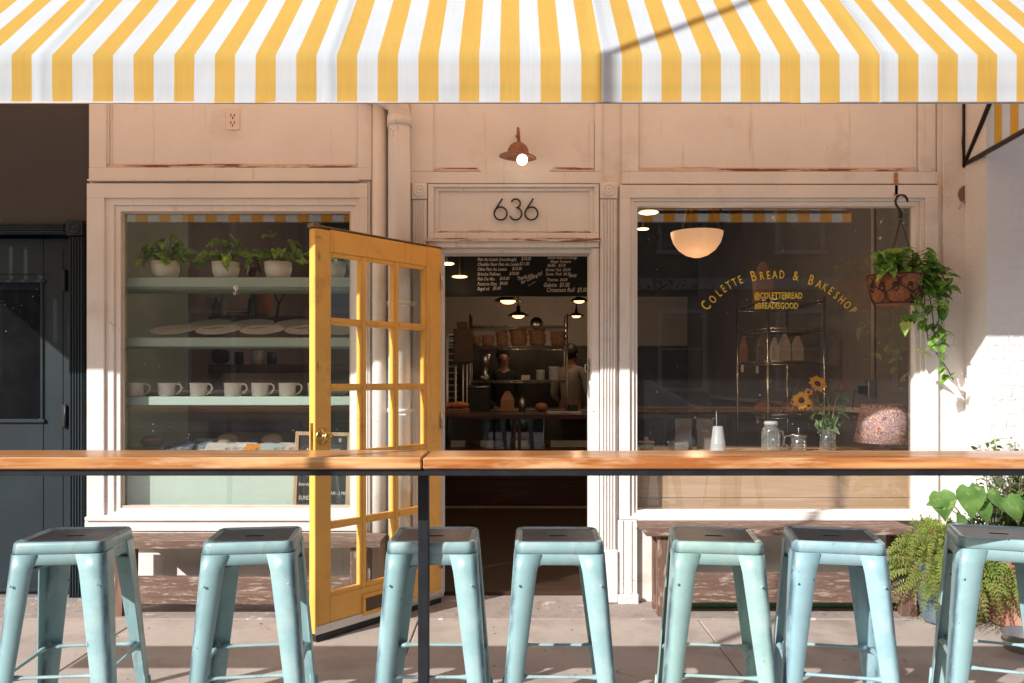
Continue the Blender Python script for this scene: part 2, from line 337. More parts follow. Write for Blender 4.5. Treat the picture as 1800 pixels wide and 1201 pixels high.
# fascia panels above the windows and the door
m = MB(); B(m,160,190,150,297,-.025,-.0005); m.box(FX(160),FX(190),-.025,-.0005,FZ(150),3.5); B(m,630,655,100,297,-.025,-.0005); B(m,160,655,297,318,-.027,-.0005)
B(m,190,193,150,290,-.010,-.0005,.001); B(m,196,198,150,288,-.005,-.0005,.001); B(m,626,629,150,290,-.010,-.0005,.001); B(m,160,633,318.5,321,-.046,-.0005,.001)
p = obj('fascia_panel', m, paint, SF, True, label='fascia panel over the left window with a power outlet'); bottom_mould(p,196,626,289,297)
o = MB(); B(o,398,422,192,229,-.008,-.0005,.002)
obj('outlet_cover', o, mat('outlet_paint',(.78,.66,.58),.4,var=.02), p, True)
o = MB()
for cy in (204, 217):
    B(o,406,407.4,cy-3,cy+2,-.0095,-.007,0); B(o,412,413.4,cy-3,cy+2,-.0095,-.007,0); B(o,408.8,411,cy+3,cy+6,-.0095,-.007,0)
obj('outlet_slot', o, black, p, True)
m = MB(); B(m,722,762,100,303,-.022,-.0005); B(m,1045,1058,100,303,-.022,-.0005); B(m,722,1058,303.5,324,-.024,-.0005)
B(m,762,766,215,303,-.008,-.0005,.001); B(m,1036,1044,215,300,-.008,-.0005,.001)
p = obj('fascia_panel', m, paint, SF, True, label='fascia panel over the door behind the wall lamp'); bottom_mould(p,766,839,295.5,303); bottom_mould(p,972,1041,295,303, mt=worn)
m = MB(); B(m,1092,1122,100,303,-.022,-.0005); B(m,1612,1641,100,303,-.022,-.0005); B(m,1092,1645,303.5,325,-.026,-.0005); B(m,1123,1126,100,295,-.009,-.0005,.001); B(m,1606,1609,100,295,-.009,-.0005,.001)
p = obj('fascia_panel', m, paint, SF, True, label='widest fascia panel, over the right window'); bottom_mould(p,1128,1606,295,303)
# windows
Wn = MB(); nest(Wn, (158,648,325,912), [((188,634,350,904),-.036), ((203,626,362,899),-.02), ((213,617,372,893),-.008)])
WL = obj('window', Wn, paint, SF, True, label='left window with the shelves of mugs and plants')
g = MB(); g.box(FX(212.5),FX(617.5),.030,.036,FZ(893.5),FZ(371.5)); obj('glass_pane', g, wglass, WL, True)
g = MB(); B(g,213,617,889,893,.0,.029,.001); B(g,213,216,372,889,.004,.029,.001); B(g,614,617,372,889,.004,.029,.001); B(g,216,614,372,375,.004,.029,.001)
obj('glazing_bead', g, mat('bead_paint',(.5,.44,.38),.5), WL, True)
g = MB()
g.box(FX(160),FX(640),-.075,-.037,FZ(913),FZ(905),.006); g.box(FX(158),FX(648),-.060,-.001,FZ(931),FZ(913.3),.004); g.box(FX(158),FX(648),-.048,-.0005,FZ(960),FZ(931.3),.004)
obj('window_sill', g, paint2, WL, True)
Wn = MB(); nest(Wn, (1088,1644,328,912), [((1106,1622,350,906),-.036), ((1114,1615,355,901),-.022), ((1120,1607,363,897),-.010)])
WR = obj('window', Wn, paint, SF, True, label='right window with the yellow lettering')
g = MB(); g.box(FX(1119.5),FX(1607.5),.030,.036,FZ(897.5),FZ(362.5)); obj('glass_pane', g, wglass, WR, True)
g = MB()
for i,(a,b,yy) in enumerate(((897,901.5,-.05),(901.8,906,-.06),(906.3,912,-.07))): g.box(FX(1119),FX(1609),yy,-.0375,FZ(b),FZ(a),.002)
obj('window_sill', g, paint2, WR, True)
# yellow lettering on the right pane
gold = mat('yellow_vinyl', (.80,.58,.06), .4, var=.05)
g = MB(); yy = .0285; k = (CD+yy)/F
cx, cy = FX(1368, yy), FZ(690, yy)                       # arc centre
pts = [('C',1241,536,1),('O',1257,518,.8),('L',1272,505,.8),('E',1287,494,.8),('T',1302,485,.8),('T',1317,479,.8),('E',1332,480-6,.8),
       ]
arc = "COLETTE BREAD & BAKESHOP"
pos = [(1241,538),(1250,525),(1262,514),(1274,503),(1285,495.5),(1296,490),(1303,491-3)]
pos = {}
L_ = [('C',1240,537,-52,1),('O',1252.5,526,-45,.78),('L',1263,515,-40,.78),('E',1271.5,507.5,-35,.78),('T',1281,501,-31,.78),('T',1291,496,-27,.78),('E',1301,491.5,-23,.78),
      ('B',1324,485,-15,1),('R',1339,484.5,-10,.78),('E',1350.5,483.5,-6,.78),('A',1362,482.5,-3,.78),('D',1374.5,482.5,2,.78),('&',1399,484.5,8,.92),
      ('B',1426,492,17,1),('A',1440,499,23,.78),('K',1450.5,504.5,28,.78),('E',1461,511,33,.78),('S',1470.5,519,38,.78),('H',1480,527,42,.78),('O',1490,536,47,.78),('P',1500,545.5,51,.78)]
for ch, px, py, ang, sc in L_:
    sz = 26*k*sc
    M = Matrix.Translation((FX(px,yy), yy, FZ(py,yy))) @ STAND @ Matrix.Rotation(R(-ang),4,'Z') @ Matrix.Diagonal((.66,1,1,1)) @ Matrix.Translation((0,-sz*.36,0))
    g.text(ch, sz, M, .0006, off=sz*.006)
for t, py, wd in (('@COLETTEBREAD', 519.5, .66), ('#BREADISGOOD', 537.5, .66)):
    sz = 15.5*k; M = Matrix.Translation((FX(1368 if t[0]=='@' else 1365,yy), yy, FZ(py,yy))) @ STAND @ Matrix.Diagonal((wd,1,1,1)) @ Matrix.Translation((0,-sz*.36,0)); g.text(t, sz, M, .0006, off=sz*.012)
obj('lettering', g, gold, WR, True)
# centre bay: number panel, door frame, pilasters
m = MB(); nest(m, (753,1052,326,436), [((764,1044,331,411),-.03),((772,1036,337,404),-.014)])
HP = obj('number_panel', m, paint, SF, True); bottom_mould(HP,776,1032,404.3,411,-.03)
g = MB(); B(g,750,1054,421,427,-.045,-.0305,.002); obj('moulding', g, worn, HP, True)
num = mat('black_iron', (.015,.012,.012), .45)
def digit(parent, cxp, kind):
    g = MB(); r = .0052
    def Q(px, py): p_ = P(px, py); p_.y = -.016; return p_
    if kind == '6':
        c = (cxp, 376.5); rr = 11.3
        a = [Q(c[0]+rr*math.cos(t), c[1]+rr*math.sin(t)) for t in [i*2*math.pi/28 for i in range(29)]]
        g.tube(a, r, 6)
        g.tube([Q(cxp+3.2,350.5), Q(cxp-3,360), Q(cxp-9,369.5), Q(cxp-11,375)], r, 6)
    else:
        a = [Q(cxp-1.5+8*math.cos(t), 359+7.8*math.sin(t)) for t in [R(-160)+i*R(250)/16 for i in range(17)]]
        a += [Q(cxp-1.5+10.5*math.cos(t), 377+10.8*math.sin(t)) for t in [R(-78)+i*R(238)/18 for i in range(19)]]
        g.tube(a, r, 6)
    obj('house_number', g, num, parent, True)
digit(HP,880,'6'); digit(HP,908,'3'); digit(HP,934,'6')
def pilaster(a, b, top, bot, plinth):
    g = MB(); B(g,a,b,top+28,bot,-.032,-.0005,.002); n = 5; w = (b-a)/(2*n+1)
    for i in range(n): B(g, a+w*(2*i+1), a+w*(2*i+2), top+30, bot-3, -.040, -.0325, .0015)
    pp = obj('pilaster', g, paint, SF, True)
    r_ = MB(); B(r_, a-.5, b+.5, top, top+27.5, -.046, -.0005, .003)
    M = Matrix.Translation((FX((a+b)/2), -.046, FZ(top+13.5))) @ Matrix.Rotation(R(90),4,'X')
    r_.lathe([(.036,0),(.036,.006),(.030,.009),(.026,.004),(.020,.004),(.016,.009),(.010,.010),(.007,.005),(0,.005)], n=20, M=M)
    obj('rosette', r_, paint, pp, True)
    if plinth:
        r_ = MB(); B(r_, a-1.5, b+1.5, bot+.4, 1056, -.05, -.0005, .004); obj('plinth', r_, paint, pp, True)
pilaster(726,751,325,1056,False); pilaster(1054,1083,324,965,True)
m = MB(); B(m,753,775,437,1056,-.018,-.0005); B(m,1040,1052.5,437,1056,-.018,-.0005)
m.box(FX(775)-.03,FX(775)+.012,.0455,.139,.03,FZ(445)); m.box(FX(775)+.0005,FX(775)+.0115,.0,.045,.03,FZ(445)); m.box(FX(1040)-.012,FX(1040)+.03,.0455,.139,.03,FZ(445)); m.box(FX(1040)-.0115,FX(1040)-.0005,.0,.045,.03,FZ(445)); m.box(FX(775)+.0005,FX(1040)-.0005,.0,.139,FZ(444.6),FZ(437.4))
obj('door_frame', m, paint2, SF, True)
g = MB(); x = FX(1040)-.0125
g.tube([(x-.004,-.004,FZ(641)),(x-.026,-.010,FZ(641)),(x-.026,-.010,FZ(653)),(x-.004,-.004,FZ(653))],.003,6); g.box(x-.004,x,-.008,.02,FZ(668),FZ(630)); g.box(x-.003,x,.0,.03,FZ(700),FZ(676))
obj('strike_latch', g, steel, SF, True)
m = MB(); B(m,1085,1119,913,1052,-.034,-.0005); B(m,1089,1094,913,1040,-.040,-.0345,.001); B(m,1104,1109,913,1040,-.040,-.0345,.001); m.box(FX(1085),FX(1121),-.055,-.0345,-.01,FZ(1041),.006)
obj('corner_post', m, paint2, SF, True)
m = MB(); B(m,648,652,322,1056,-.03,-.0005); obj('edge_strip', m, paint, SF, True)
# downspout and the thinner pipe beside it
m = MB(); cx_ = FX(702,-.09); r_ = 19.5*(CD-.09)/F
m.tube([(cx_-.26,-.0,FZ(150)),(cx_-.20,-.05,FZ(165)),(cx_-.09,-.085,FZ(178)),(cx_-.02,-.09,FZ(190)),(cx_,-.09,FZ(206)),(cx_,-.09,.04)], r_, 20)
DS = obj('downspout', m, paint, SF, True)
for py, h in ((205,18),):
    g = MB(); g.lathe([(r_+.001,-.03),(r_+.007,-.03),(r_+.007,.028),(r_+.001,.028)], (cx_,-.09,FZ(py+9,-.09)), 20); obj('collar', g, paint, DS, True)
for py in (533, 722):
    g = MB(); z = FZ(py,-.09); g.lathe([(r_+.001,-.012),(r_+.004,-.012),(r_+.004,.012),(r_+.001,.012)], (cx_,-.09,z), 20)
    g.box(cx_-r_-.05, cx_-r_+.004, -.045, -.038, z-.014, z+.014, .001); g.box(cx_+r_-.004, cx_+r_+.035, -.045, -.038, z-.014, z+.014, .001); g.box(cx_-.03,cx_+.045,-.155,-.152,z-.024,z-.015)
    obj('strap', g, paint2, DS, True)
m = MB(); m.tube([(FX(667,-.05),-.05,3.3),(FX(667,-.05),-.05,.05)], .040, 16); p = obj('conduit', m, paint, SF, True)
# right end: stucco post and painted brick wall of the next building
m = MB(); m.box(FX(1645),FX(1690)+.05,-.012,-.0005,-.03,ZT); m.box(FX(1652)+.004,FX(1690)+.04,-.028,-.0125,-.03,ZT,.004)
obj('stucco_post', m, stucco, SF, True)
m = MB(); m.tube([P(1702,345,-.03),P(1700,352,-.035),P(1690,358,-.04),P(1686,368,-.03)],.003,6); m.tube([P(1704,333,-.03),P(1712,340,-.045),P(1709,350,-.04),P(1703,353,-.03)],.004,6); m.tube([P(1706,338,-.045),P(1712,348,-.05)],.006,6)
# hole with cut wires
c_ = P(1700,342,-.03)
g = MB(); g.lathe([(.0,0),(.040,0),(.048,.006),(.054,.0)], n=20, M=Matrix.Translation(c_)@Matrix.Rotation(R(90),4,'X')); JB = obj('junction_box', g, mat('rusty_box',(.22,.15,.12),.7), SF, True)
obj('cut_wire', m, mat('wire_paint',(.6,.5,.42),.5), JB, True)
# interior shell of the shop (parts of the storefront)
iwall = mat('plaster_interior', (.25,.22,.205), .8, var=.12, vscale=1.5, bump=.2)
iwhite = mat('white_interior', (.62,.55,.50), .7, var=.05)
tile = mat('dark_tile', (.030,.024,.022), .35, var=.3, vscale=5)
m = MB(); m.box(-2.54,-2.465,.165,6.6,-.05,3.6); m.box(2.75,2.82,.046,6.6,-.05,3.6); m.box(-2.46,2.75,6.5,6.6,-.05,3.6); obj('interior_wall', m, iwall, SF, True)
m = MB(); m.box(-2.54,2.82,.046,6.6,3.3,3.4); obj('ceiling', m, mat('dark_ceiling',(.05,.042,.038),.8), SF, True)
m = MB(); m.box(-1.6,2.4,6.44,6.498,1.74,3.25); m.box(-1.6,2.4,6.40,6.4395,2.32,2.42,.01); obj('interior_wall', m, iwhite, SF, True, label='white upper back wall behind the pendant lamps')
m = MB(); m.box(-1.6,2.4,6.43,6.498,.05,1.735); obj('interior_wall', m, tile, SF, True, label='dark lower back wall')
m = MB(); m.box(-2.46,-2.43,.0455,1.40,.05,2.9); obj('interior_wall', m, mint, SF, True, label='mint green side wall beside the shelves')
m = MB(); m.box(2.70,2.749,.2,6.4,1.02,1.06,.004); obj('interior_trim', m, iwhite, SF, True)
shopfloor = wood('floorboards', (.026,.014,.010), (.05,.025,.016), .45, axis=0, scale=1.5, bump=.3)
m = MB()
m.box(-2.53,2.8,.131,6.5,-.05,.028)
struct('shop_floor', m, shopfloor)
m = MB(); 
for i in range(70): m.box(-1.2+i*.034,-1.2+i*.034+.026,3.22,3.34,.0285,.0325)
struct('mosaic_strip', m, mat('mosaic',(.34,.29,.24),.5))
# ------------------------------------------------------------------ the open door
H = Vector((FX(775)+.004, -.02, 0)); DW = .896
DM = Matrix.Translation(H) @ Matrix.Rotation(math.atan2(-.78,-.62), 4, 'Z')
def D(mb, t0, t1, z0, z1, y0=-.045, y1=0.0, bev=.003): return mb.box(DW*(1-t1), DW*(1-t0), y0, y1, z0, z1, bev, DM)
CT = ((.116,.332),(.375,.591),(.633,.854)); RZ = ((1.598,1.906),(1.266,1.563),(.93,1.229),(.595,.893),(.22,.53-.002))
RZ = ((1.598,1.906),(1.266,1.563),(.925,1.231),(.575,.890),(.225,.540))
g = MB(); D(g,0,.105,.04,2.03); D(g,.868,1,.04,2.04); D(g,.1052,.8678,1.925,2.037); D(g,.1052,.8678,.04,.205)
DR = obj('door', g, yellow_paint, SF, True, label='open mustard yellow glazed door, fifteen panes')
g = MB()
zs = [1.925]+[v for r2 in RZ for v in (r2[1], r2[0])]+[.205]
for (a, b), yi in ((( .1055,.116),0),((.332,.375),0),((.591,.633),0),((.854,.8675),0)):
    D(g,a,b,.206,1.924,-.040,-.005,.002)
    if b-a > .03: D(g,(a+b)/2-.009,(a+b)/2+.009,.206,1.924,-.044,-.001,.002)
for c0, c1 in CT:
    for z1_, z0_ in zip(zs[0::2], zs[1::2]):
        D(g,c0+.0005,c1-.0005,z0_,z1_,-.038,-.006,.002)
        if z1_-z0_ > .03: D(g,c0+.0005,c1-.0005,(z0_+z1_)/2-.007,(z0_+z1_)/2+.007,-.043,-.002,.002)
obj('muntin', g, yellow_paint, DR, True)
for c0, c1 in CT:
    for z0_, z1_ in RZ:
        g = MB(); D(g,c0-.002,c1+.002,z0_-.002,z1_+.002,-.024,-.021,0); obj('pane', g, dglass, DR, True)
g = MB(); D(g,.335,.62,.062,.082,.0005,.009); D(g,.335,.62,.152,.172,.0005,.009); D(g,.335,.36,.0825,.1515,.0005,.009); D(g,.595,.62,.0825,.1515,.0005,.009)
ms = obj('mail_slot', g, yellow_paint, DR, True)
g = MB(); D(g,.361,.594,.083,.151,.0002,.002,0); obj('mail_slot_flap', g, mat('bronze',(.10,.07,.05),.35,.8), DR, True)
g = MB(); D(g,.0,1.0,.036,.078,.0005,.006,.001)
for t in (.1,.33,.66,.93): D(g,t,t+.009,.053,.061,.0065,.008,0)
obj('door_sweep', g, steel, DR, True, label='aluminium sweep strip')
g = MB(); D(g,.004,.996,.006,.0355,-.03,.004,0); obj('rubber_seal', g, black, DR, True)
def onface(t, z, y=0): return DM @ Vector((DW*(1-t), y, z))
def plate(r, t, z): return Matrix.Translation(onface(t,z)) @ DM.to_3x3().to_4x4() @ Matrix.Rotation(R(-90),4,'X')
g = MB(); g.lathe([(0,.0),(.040,.0),(.042,.003),(.038,.008),(.026,.009),(.022,.014),(.016,.016),(.014,.030),(.022,.036),(.026,.046),(.022,.056),(0,.060)], n=24, M=plate(0,.052,1.008)); obj('door_knob', g, brass, DR, True)
g = MB(); g.box(-.0005-.002+DW,DW+.002,-.034,-.012,.93,1.075,.001,DM); obj('latch_plate', g, brass, DR, True)
for q in ((DW+.0021,DW+.005,-.028,-.018,.985,1.03),(DW*(1-.04),DW*(1-.018),.0005,.006,1.335,1.375),(DW*(1-.05),DW*(1-.012),.0005,.005,1.985,1.995),(DW*(1-.040),DW*(1-.025),.0005,.005,1.88,1.915)):
    g = MB(); g.box(*q,.001,DM); obj('flush_bolt', g, brass, DR, True)
g = MB(); g.box(.0,DW,-.05,.002,2.040,2.048,.001,DM); g.box(DW-.03,DW+.006,-.05,.002,2.035,2.056,.001,DM); obj('top_weather_strip', g, mat('bronze_strip',(.20,.12,.06),.4,.5), DR, True)
for z in (.25, 1.05, 1.85):
    g = MB(); g.tube([H+Vector((.004,-.012,z-.045)), H+Vector((.004,-.012,z+.045))], .007, 8); obj('hinge', g, steel, DR, True)

# ------------------------------------------------------------------ neighbour on the left
NB = thing('dark_shopfront', 'slate black timber front of the neighbouring shop at the left edge', 'storefront', (-3.4,0,0))
m = MB(); x1 = FX(158)-.002; yb = .02
m.box(-8, x1, yb, .16, FZ(392), ZT); m.box(FX(122), x1, yb, .16, -.03, FZ(392)-.0005); m.box(-8, -3.9, yb, .16, -.03, FZ(392)-.0005)
obj('wall', m, mat('brown_black_paint', (.040,.037,.038), .6, var=.1, vscale=3, bump=.3, bscale=30, wear=(.3,.25,.22), wthr=.775, wscale=34), NB, True)
m = MB(); B(m,-80,118,392,412,-.01,.0195); 
for i in range(4): B(m,-80,115,394+i*4.4,396.6+i*4.4,-.022,-.0105,.001)
B(m,119,148,388,415,-.022,.0195)
m.lathe([(.036,0),(.034,.008),(.028,.010),(.024,.003),(.014,.003),(.010,.009),(0,.010)], n=20, M=Matrix.Translation((FX(133.5),-.022,FZ(402)))@Matrix.Rotation(R(90),4,'X'))
B(m,122,148,416,1056,-.004,.0195)
for i in range(5): B(m,123.5+i*5,126.3+i*5,418,1054,-.014,-.0045,.001)
obj('door_surround', m, black_paint, NB, True)
m = MB(); y0 = .06
def NBx(a,b,c,e,ya,yb_,bv=.003): B(m,a,b,c,e,ya,yb_,bv,)
NBx(66,136,416,1052,y0,y0+.04); NBx(-130,65.9,416,494,y0,y0+.04); NBx(-130,65.9,742,1052,y0,y0+.04)
NBx(62,66,494.5,741.5,y0-.01,y0-.0002,.001); NBx(-130,70,738,744,y0-.014,y0-.0002,.002); NBx(-130,70,490,495,y0-.01,y0-.0002,.002)
NBx(-130,76,479,480.4,y0-.006,y0-.0002,.001); NBx(99,101,436,1052,y0-.003,y0-.0002,.001); NBx(-130,118,1038,1044,y0-.02,y0-.0002,.003)
nd = obj('door', m, black_paint, NB, True)
m = MB(); m.box(FX(-120),FX(65),y0+.02,y0+.026,FZ(741),FZ(495)); obj('glass_pane', m, glassm('neighbour_glass',tint=(.30,.36,.42),refl=2.2,dust_sheen=.01), nd, True)
m = MB(); m.box(FX(100),FX(109),y0-.022,y0-.0035,FZ(752),FZ(712),.004); m.tube([(FX(109),y0-.024,FZ(753)),(FX(109),y0-.024,FZ(711))],.008,8); obj('hinge', m, black, nd, True)
m = MB(); m.box(FX(100),FX(108),y0-.022,y0-.0035,FZ(510),FZ(472),.004); obj('hinge', m, black, nd, True)
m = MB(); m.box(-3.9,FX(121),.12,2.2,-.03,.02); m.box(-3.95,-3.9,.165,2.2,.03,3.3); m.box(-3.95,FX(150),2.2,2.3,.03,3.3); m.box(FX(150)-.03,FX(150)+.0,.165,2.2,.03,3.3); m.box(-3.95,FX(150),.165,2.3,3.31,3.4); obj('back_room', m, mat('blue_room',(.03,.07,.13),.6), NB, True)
m = MB(); m.box(-8,x1,-.015,.119,-.001,.03,.004); obj('threshold', m, mat('grey_stone',(.22,.2,.19),.7,wear=(.4,.36,.33),wthr=.6,wscale=20), NB, True)
# brick wall on the right
RB = thing('painted_brick_wall', 'white painted rough brick wall at the right edge of the photo', 'wall', (3.2,-.1,0))
bw = bpy.data.materials.new('whitewashed_brick'); bw.use_nodes = True; nt = bw.node_tree; N = nt.nodes; L = nt.links; b = N['Principled BSDF']
tc = N.new('ShaderNodeTexCoord'); sx = N.new('ShaderNodeSeparateXYZ'); cb = N.new('ShaderNodeCombineXYZ'); L.new(tc.outputs['Object'], sx.inputs[0]); L.new(sx.outputs[0], cb.inputs[0]); L.new(sx.outputs[2], cb.inputs[1])
nz = N.new('ShaderNodeTexNoise'); nz.inputs['Scale'].default_value = 6; nz.inputs['Detail'].default_value = 6; L.new(tc.outputs['Object'], nz.inputs['Vector'])
vm = N.new('ShaderNodeVectorMath'); vm.operation = 'MULTIPLY_ADD'; vm.inputs[1].default_value = (.10,.10,.10); L.new(nz.outputs['Color'], vm.inputs[0]); L.new(cb.outputs[0], vm.inputs[2])
bt = N.new('ShaderNodeTexBrick'); bt.inputs['Scale'].default_value = 1; bt.inputs['Brick Width'].default_value = .21; bt.inputs['Row Height'].default_value = .072; bt.inputs['Mortar Size'].default_value = .008; bt.inputs['Mortar Smooth'].default_value = 1
bt.inputs['Color1'].default_value = (1,1,1,1); bt.inputs['Color2'].default_value = (.6,.6,.6,1); bt.inputs['Mortar'].default_value = (0,0,0,1); L.new(vm.outputs[0], bt.inputs['Vector'])
n2 = N.new('ShaderNodeTexNoise'); n2.inputs['Scale'].default_value = 42; n2.inputs['Detail'].default_value = 6; n2.inputs['Roughness'].default_value = .7; L.new(tc.outputs['Object'], n2.inputs['Vector'])
ad = N.new('ShaderNodeMath'); ad.operation = 'MULTIPLY_ADD'; ad.inputs[1].default_value = .22; L.new(bt.outputs['Color'], ad.inputs[0]); L.new(n2.outputs['Fac'], ad.inputs[2])
bp = N.new('ShaderNodeBump'); bp.inputs['Strength'].default_value = .8; bp.inputs['Distance'].default_value = .014; L.new(ad.outputs[0], bp.inputs['Height']); L.new(bp.outputs[0], b.inputs['Normal'])
n4 = N.new('ShaderNodeTexNoise'); n4.inputs['Scale'].default_value = 17; n4.inputs['Detail'].default_value = 8; n4.inputs['Roughness'].default_value = .75; L.new(tc.outputs['Object'], n4.inputs['Vector'])
rr = N.new('ShaderNodeMapRange'); rr.inputs[1].default_value = .70; rr.inputs[2].default_value = .73; L.new(n4.outputs['Fac'], rr.inputs[0])
mx = N.new('ShaderNodeMix'); mx.data_type = 'RGBA'; mx.inputs[6].default_value = (.85,.82,.80,1); mx.inputs[7].default_value = (.25,.2,.18,1); L.new(rr.outputs[0], mx.inputs[0]); L.new(mx.outputs[2], b.inputs['Base Color']); b.inputs['Roughness'].default_value = .75
m = MB(); m.box(2.60,7,-.24,.16,-.03,ZT)
RW = obj('wall', m, bw, RB, True)
# ================================================================== AWNING
aw_y = cloth('awning_yellow', (.79,.56,.15), (1.0,.37,.02), .50); aw_w = cloth('awning_white', (.74,.82,.88), (.86,.82,.80), .44)
YV = -1.28; ZB = FZ(182, YV); ZV = FZ(97, YV); ZA = 3.93      # valance plane, its hem, its top fold, height at the wall
AW = thing('striped_awning', 'yellow and white striped canvas awning over the shopfront', 'awning', (0,0,ZB))
def ystart(i): return 20+71.55*i if i <= 15 else 20+71.55*15+69.4*(i-15)
edges = []                                                      # (x, material of the strip right of x)
i = -11
XL, XR = -3.95, 2.52
while True:
    a = FX(ystart(i), YV); b_ = FX(ystart(i)+35.5, YV)
    if a > XR: break
    edges += [(a, 0), (b_, 1)]; i += 1
edges = [e for e in edges if XL < e[0] < XR]; edges = [(XL, 1)] + edges + [(XR, 1)]
seams = [FX(q, YV) for q in (72, 578, 1060, 1545)]+[FX(72,YV)-1.19]
g = MB(); cols = []
for (x, mi), (x2, _) in zip(edges, edges[1:]):
    n = 5; cols += [(x+(x2-x)*k/n, mi) for k in range(n)]
cols.append((XR, 1))
rows = [(YV, ZB+(ZV-ZB)*k/5, 0) for k in range(6)] + [(YV+(0-YV)*k/18, ZV+(ZA-ZV)*k/18, 1) for k in range(1, 19)]
grid = []
for (y, z, up) in rows:
    line = []
    for x, mi in cols:
        ds = min(abs(x-s) for s in seams); f = min(1, ds/.6)
        t = 0 if not up else (y-YV)/(-YV)
        sag = -.018*math.sin(math.pi*min(1,t*1.05))*math.sin(min(1, ds/.59)*math.pi/2) if up else 0
        crease = .006*math.exp(-(ds/.018)**2)
        wr = .009*noise.noise(Vector((x*2.6, z*2.3, 1)))+.004*noise.noise(Vector((x*9, z*5+x*3, 5)))
        if up: p = Vector((x, y - .6*(crease)+wr*.4, z + sag + crease + wr))
        else: p = Vector((x+.001*noise.noise(Vector((x*5,z*9,0))), y-crease+wr*1.2*(ZV-z)/(ZV-ZB), z+(.007*noise.noise(Vector((x*1.7,0,3))) if z < ZB+.001 else 0)))
        line.append(g.bm.verts.new(p))
    grid.append(line)
for a, b_ in zip(grid, grid[1:]):
    for k in range(len(cols)-1):
        f = g.bm.faces.new([a[k], a[k+1], b_[k+1], b_[k]]); f.material_index = cols[k][1]; f.smooth = True
cn = obj('canopy', g, [aw_y, aw_w], AW, True)
g = MB(); g.tube([(XL,YV-.002,ZB+.002),(XR,YV-.002,ZB+.002)], .0045, 6);
obj('hem', g, mat('hem_cloth',(.45,.40,.38),.9), AW, True)
# end panels with vertical stripes
for side, X0, X1 in (('r', 2.62, 2.52), ('l', -3.95, -3.95)):
    g = MB(); n = 16; ya, yb_ = 0.0, YV; zb = FZ(291)
    for k in range(n):
        y0_, y1_ = YV*k/n, YV*(k+1)/n
        def top(y): return ZA+(ZV-ZA)*(y/YV)-.004
        def bot(y): return zb+(ZB+.05-zb)*0
        g.mi = 0 if k % 2 == 0 else 1
        xx = lambda y: X0+(X1-X0)*y/YV
        if side == 'r': g.poly([(xx(y0_),y0_-.005,zb),(xx(y1_),y1_,zb),(xx(y1_),y1_,top(y1_)),(xx(y0_),y0_-.005,top(y0_))])
        else: g.poly([(xx(y0_),y0_-.005,zb),(xx(y1_),y1_,zb),(xx(y1_),y1_,top(y1_)),(xx(y0_),y0_-.005,top(y0_))])
    obj('end_panel', g, [aw_y, aw_w], AW, True)
fr = mat('dark_bronze_frame', (.030,.022,.018), .45, .4)
g = MB(); zb = FZ(291)
for X0, X1 in ((2.615, 2.50), (-3.93, -3.93)):
    g.box(X0-.030,X0,-.035,-.03+.0,zb-.02,ZA,.0); g.tube([(X0-.012,-.03,zb),(X1-.01,YV+.02,zb)],.014,6); g.tube([(X0-.015,-.03,zb),(X0-.04,YV*.55,ZA+(ZV-ZA)*.55-.02)],.014,6)
    g.tube([(X1-.01,YV+.02,zb),(X1-.01,YV+.02,ZV)],.012,6)
g.tube([(XL+.02,YV+.022,zb),(XR-.02,YV+.022,zb)],.013,6); g.tube([(XL+.02,YV+.025,ZV-.016),(XR-.02,YV+.025,ZV-.016)],.012,6)
for s in seams:
    g.tube([(s,-.02,ZA-.035),(s,YV+.022,ZV-.03)],.013,6); g.tube([(s,YV+.022,ZV-.03),(s,YV+.022,zb)],.011,6)
obj('frame', g, fr, AW, True)
o = MB(); o.tube([P(1694,285,-.04),P(1691,250,-.04),P(1694,215,-.04),P(1693,180,-.04),P(1694,160,-.04)],.0025,5); obj('cable', o, black, AW, True)

# ================================================================== WALL LAMP
copper = mat('copper_patina', (.26,.12,.07), .5, .35, var=.25, vscale=30)
WLp = thing('wall_lamp', 'small copper barn lamp with a lit round bulb above the door number', 'lamp', P(905,240,-.05))
yl = -.17
c_ = P(910,277,yl)
tilt = Matrix.Translation(c_) @ Matrix.Rotation(R(3),4,'X') @ Matrix.Rotation(R(4),4,'Y')
g = MB(); g.lathe([(.0,.092),(.011,.092),(.013,.083),(.030,.078),(.047,.064),(.057,.044),(.060,.028),(.067,.022),(.102,.006),(.105,.0),(.101,.001),(.064,.017),(.054,.026),(.0,.05)], n=32, M=tilt); sh = obj('lamp_shade', g, copper, WLp, True)
g = MB(); top = tilt @ Vector((0,0,.088)); pts = [top, top+Vector((0,-.0,.03)), Vector((top.x-.003,top.y+.01,FZ(226,yl))), Vector((top.x-.004,top.y+.05,FZ(221,yl))), Vector((top.x-.004,top.y+.10,FZ(228,yl))), Vector((top.x-.004,-.03,FZ(240,-.03))), Vector((top.x-.004,-.002,FZ(240,0)))]
g.tube(pts,.0075,8); g.lathe([(0,0),(.013,0),(.012,.006),(.0,.008)], n=20, M=Matrix.Translation((top.x-.004,-.001,FZ(240)))@Matrix.Rotation(R(90),4,'X')); obj('arm', g, copper, WLp, True)
g = MB(); cb_ = P(918,281,yl-.02); g.ball(cb_, .030, n=20); obj('bulb', g, emis('lit_bulb', (1,.84,.60), 5), WLp, True)

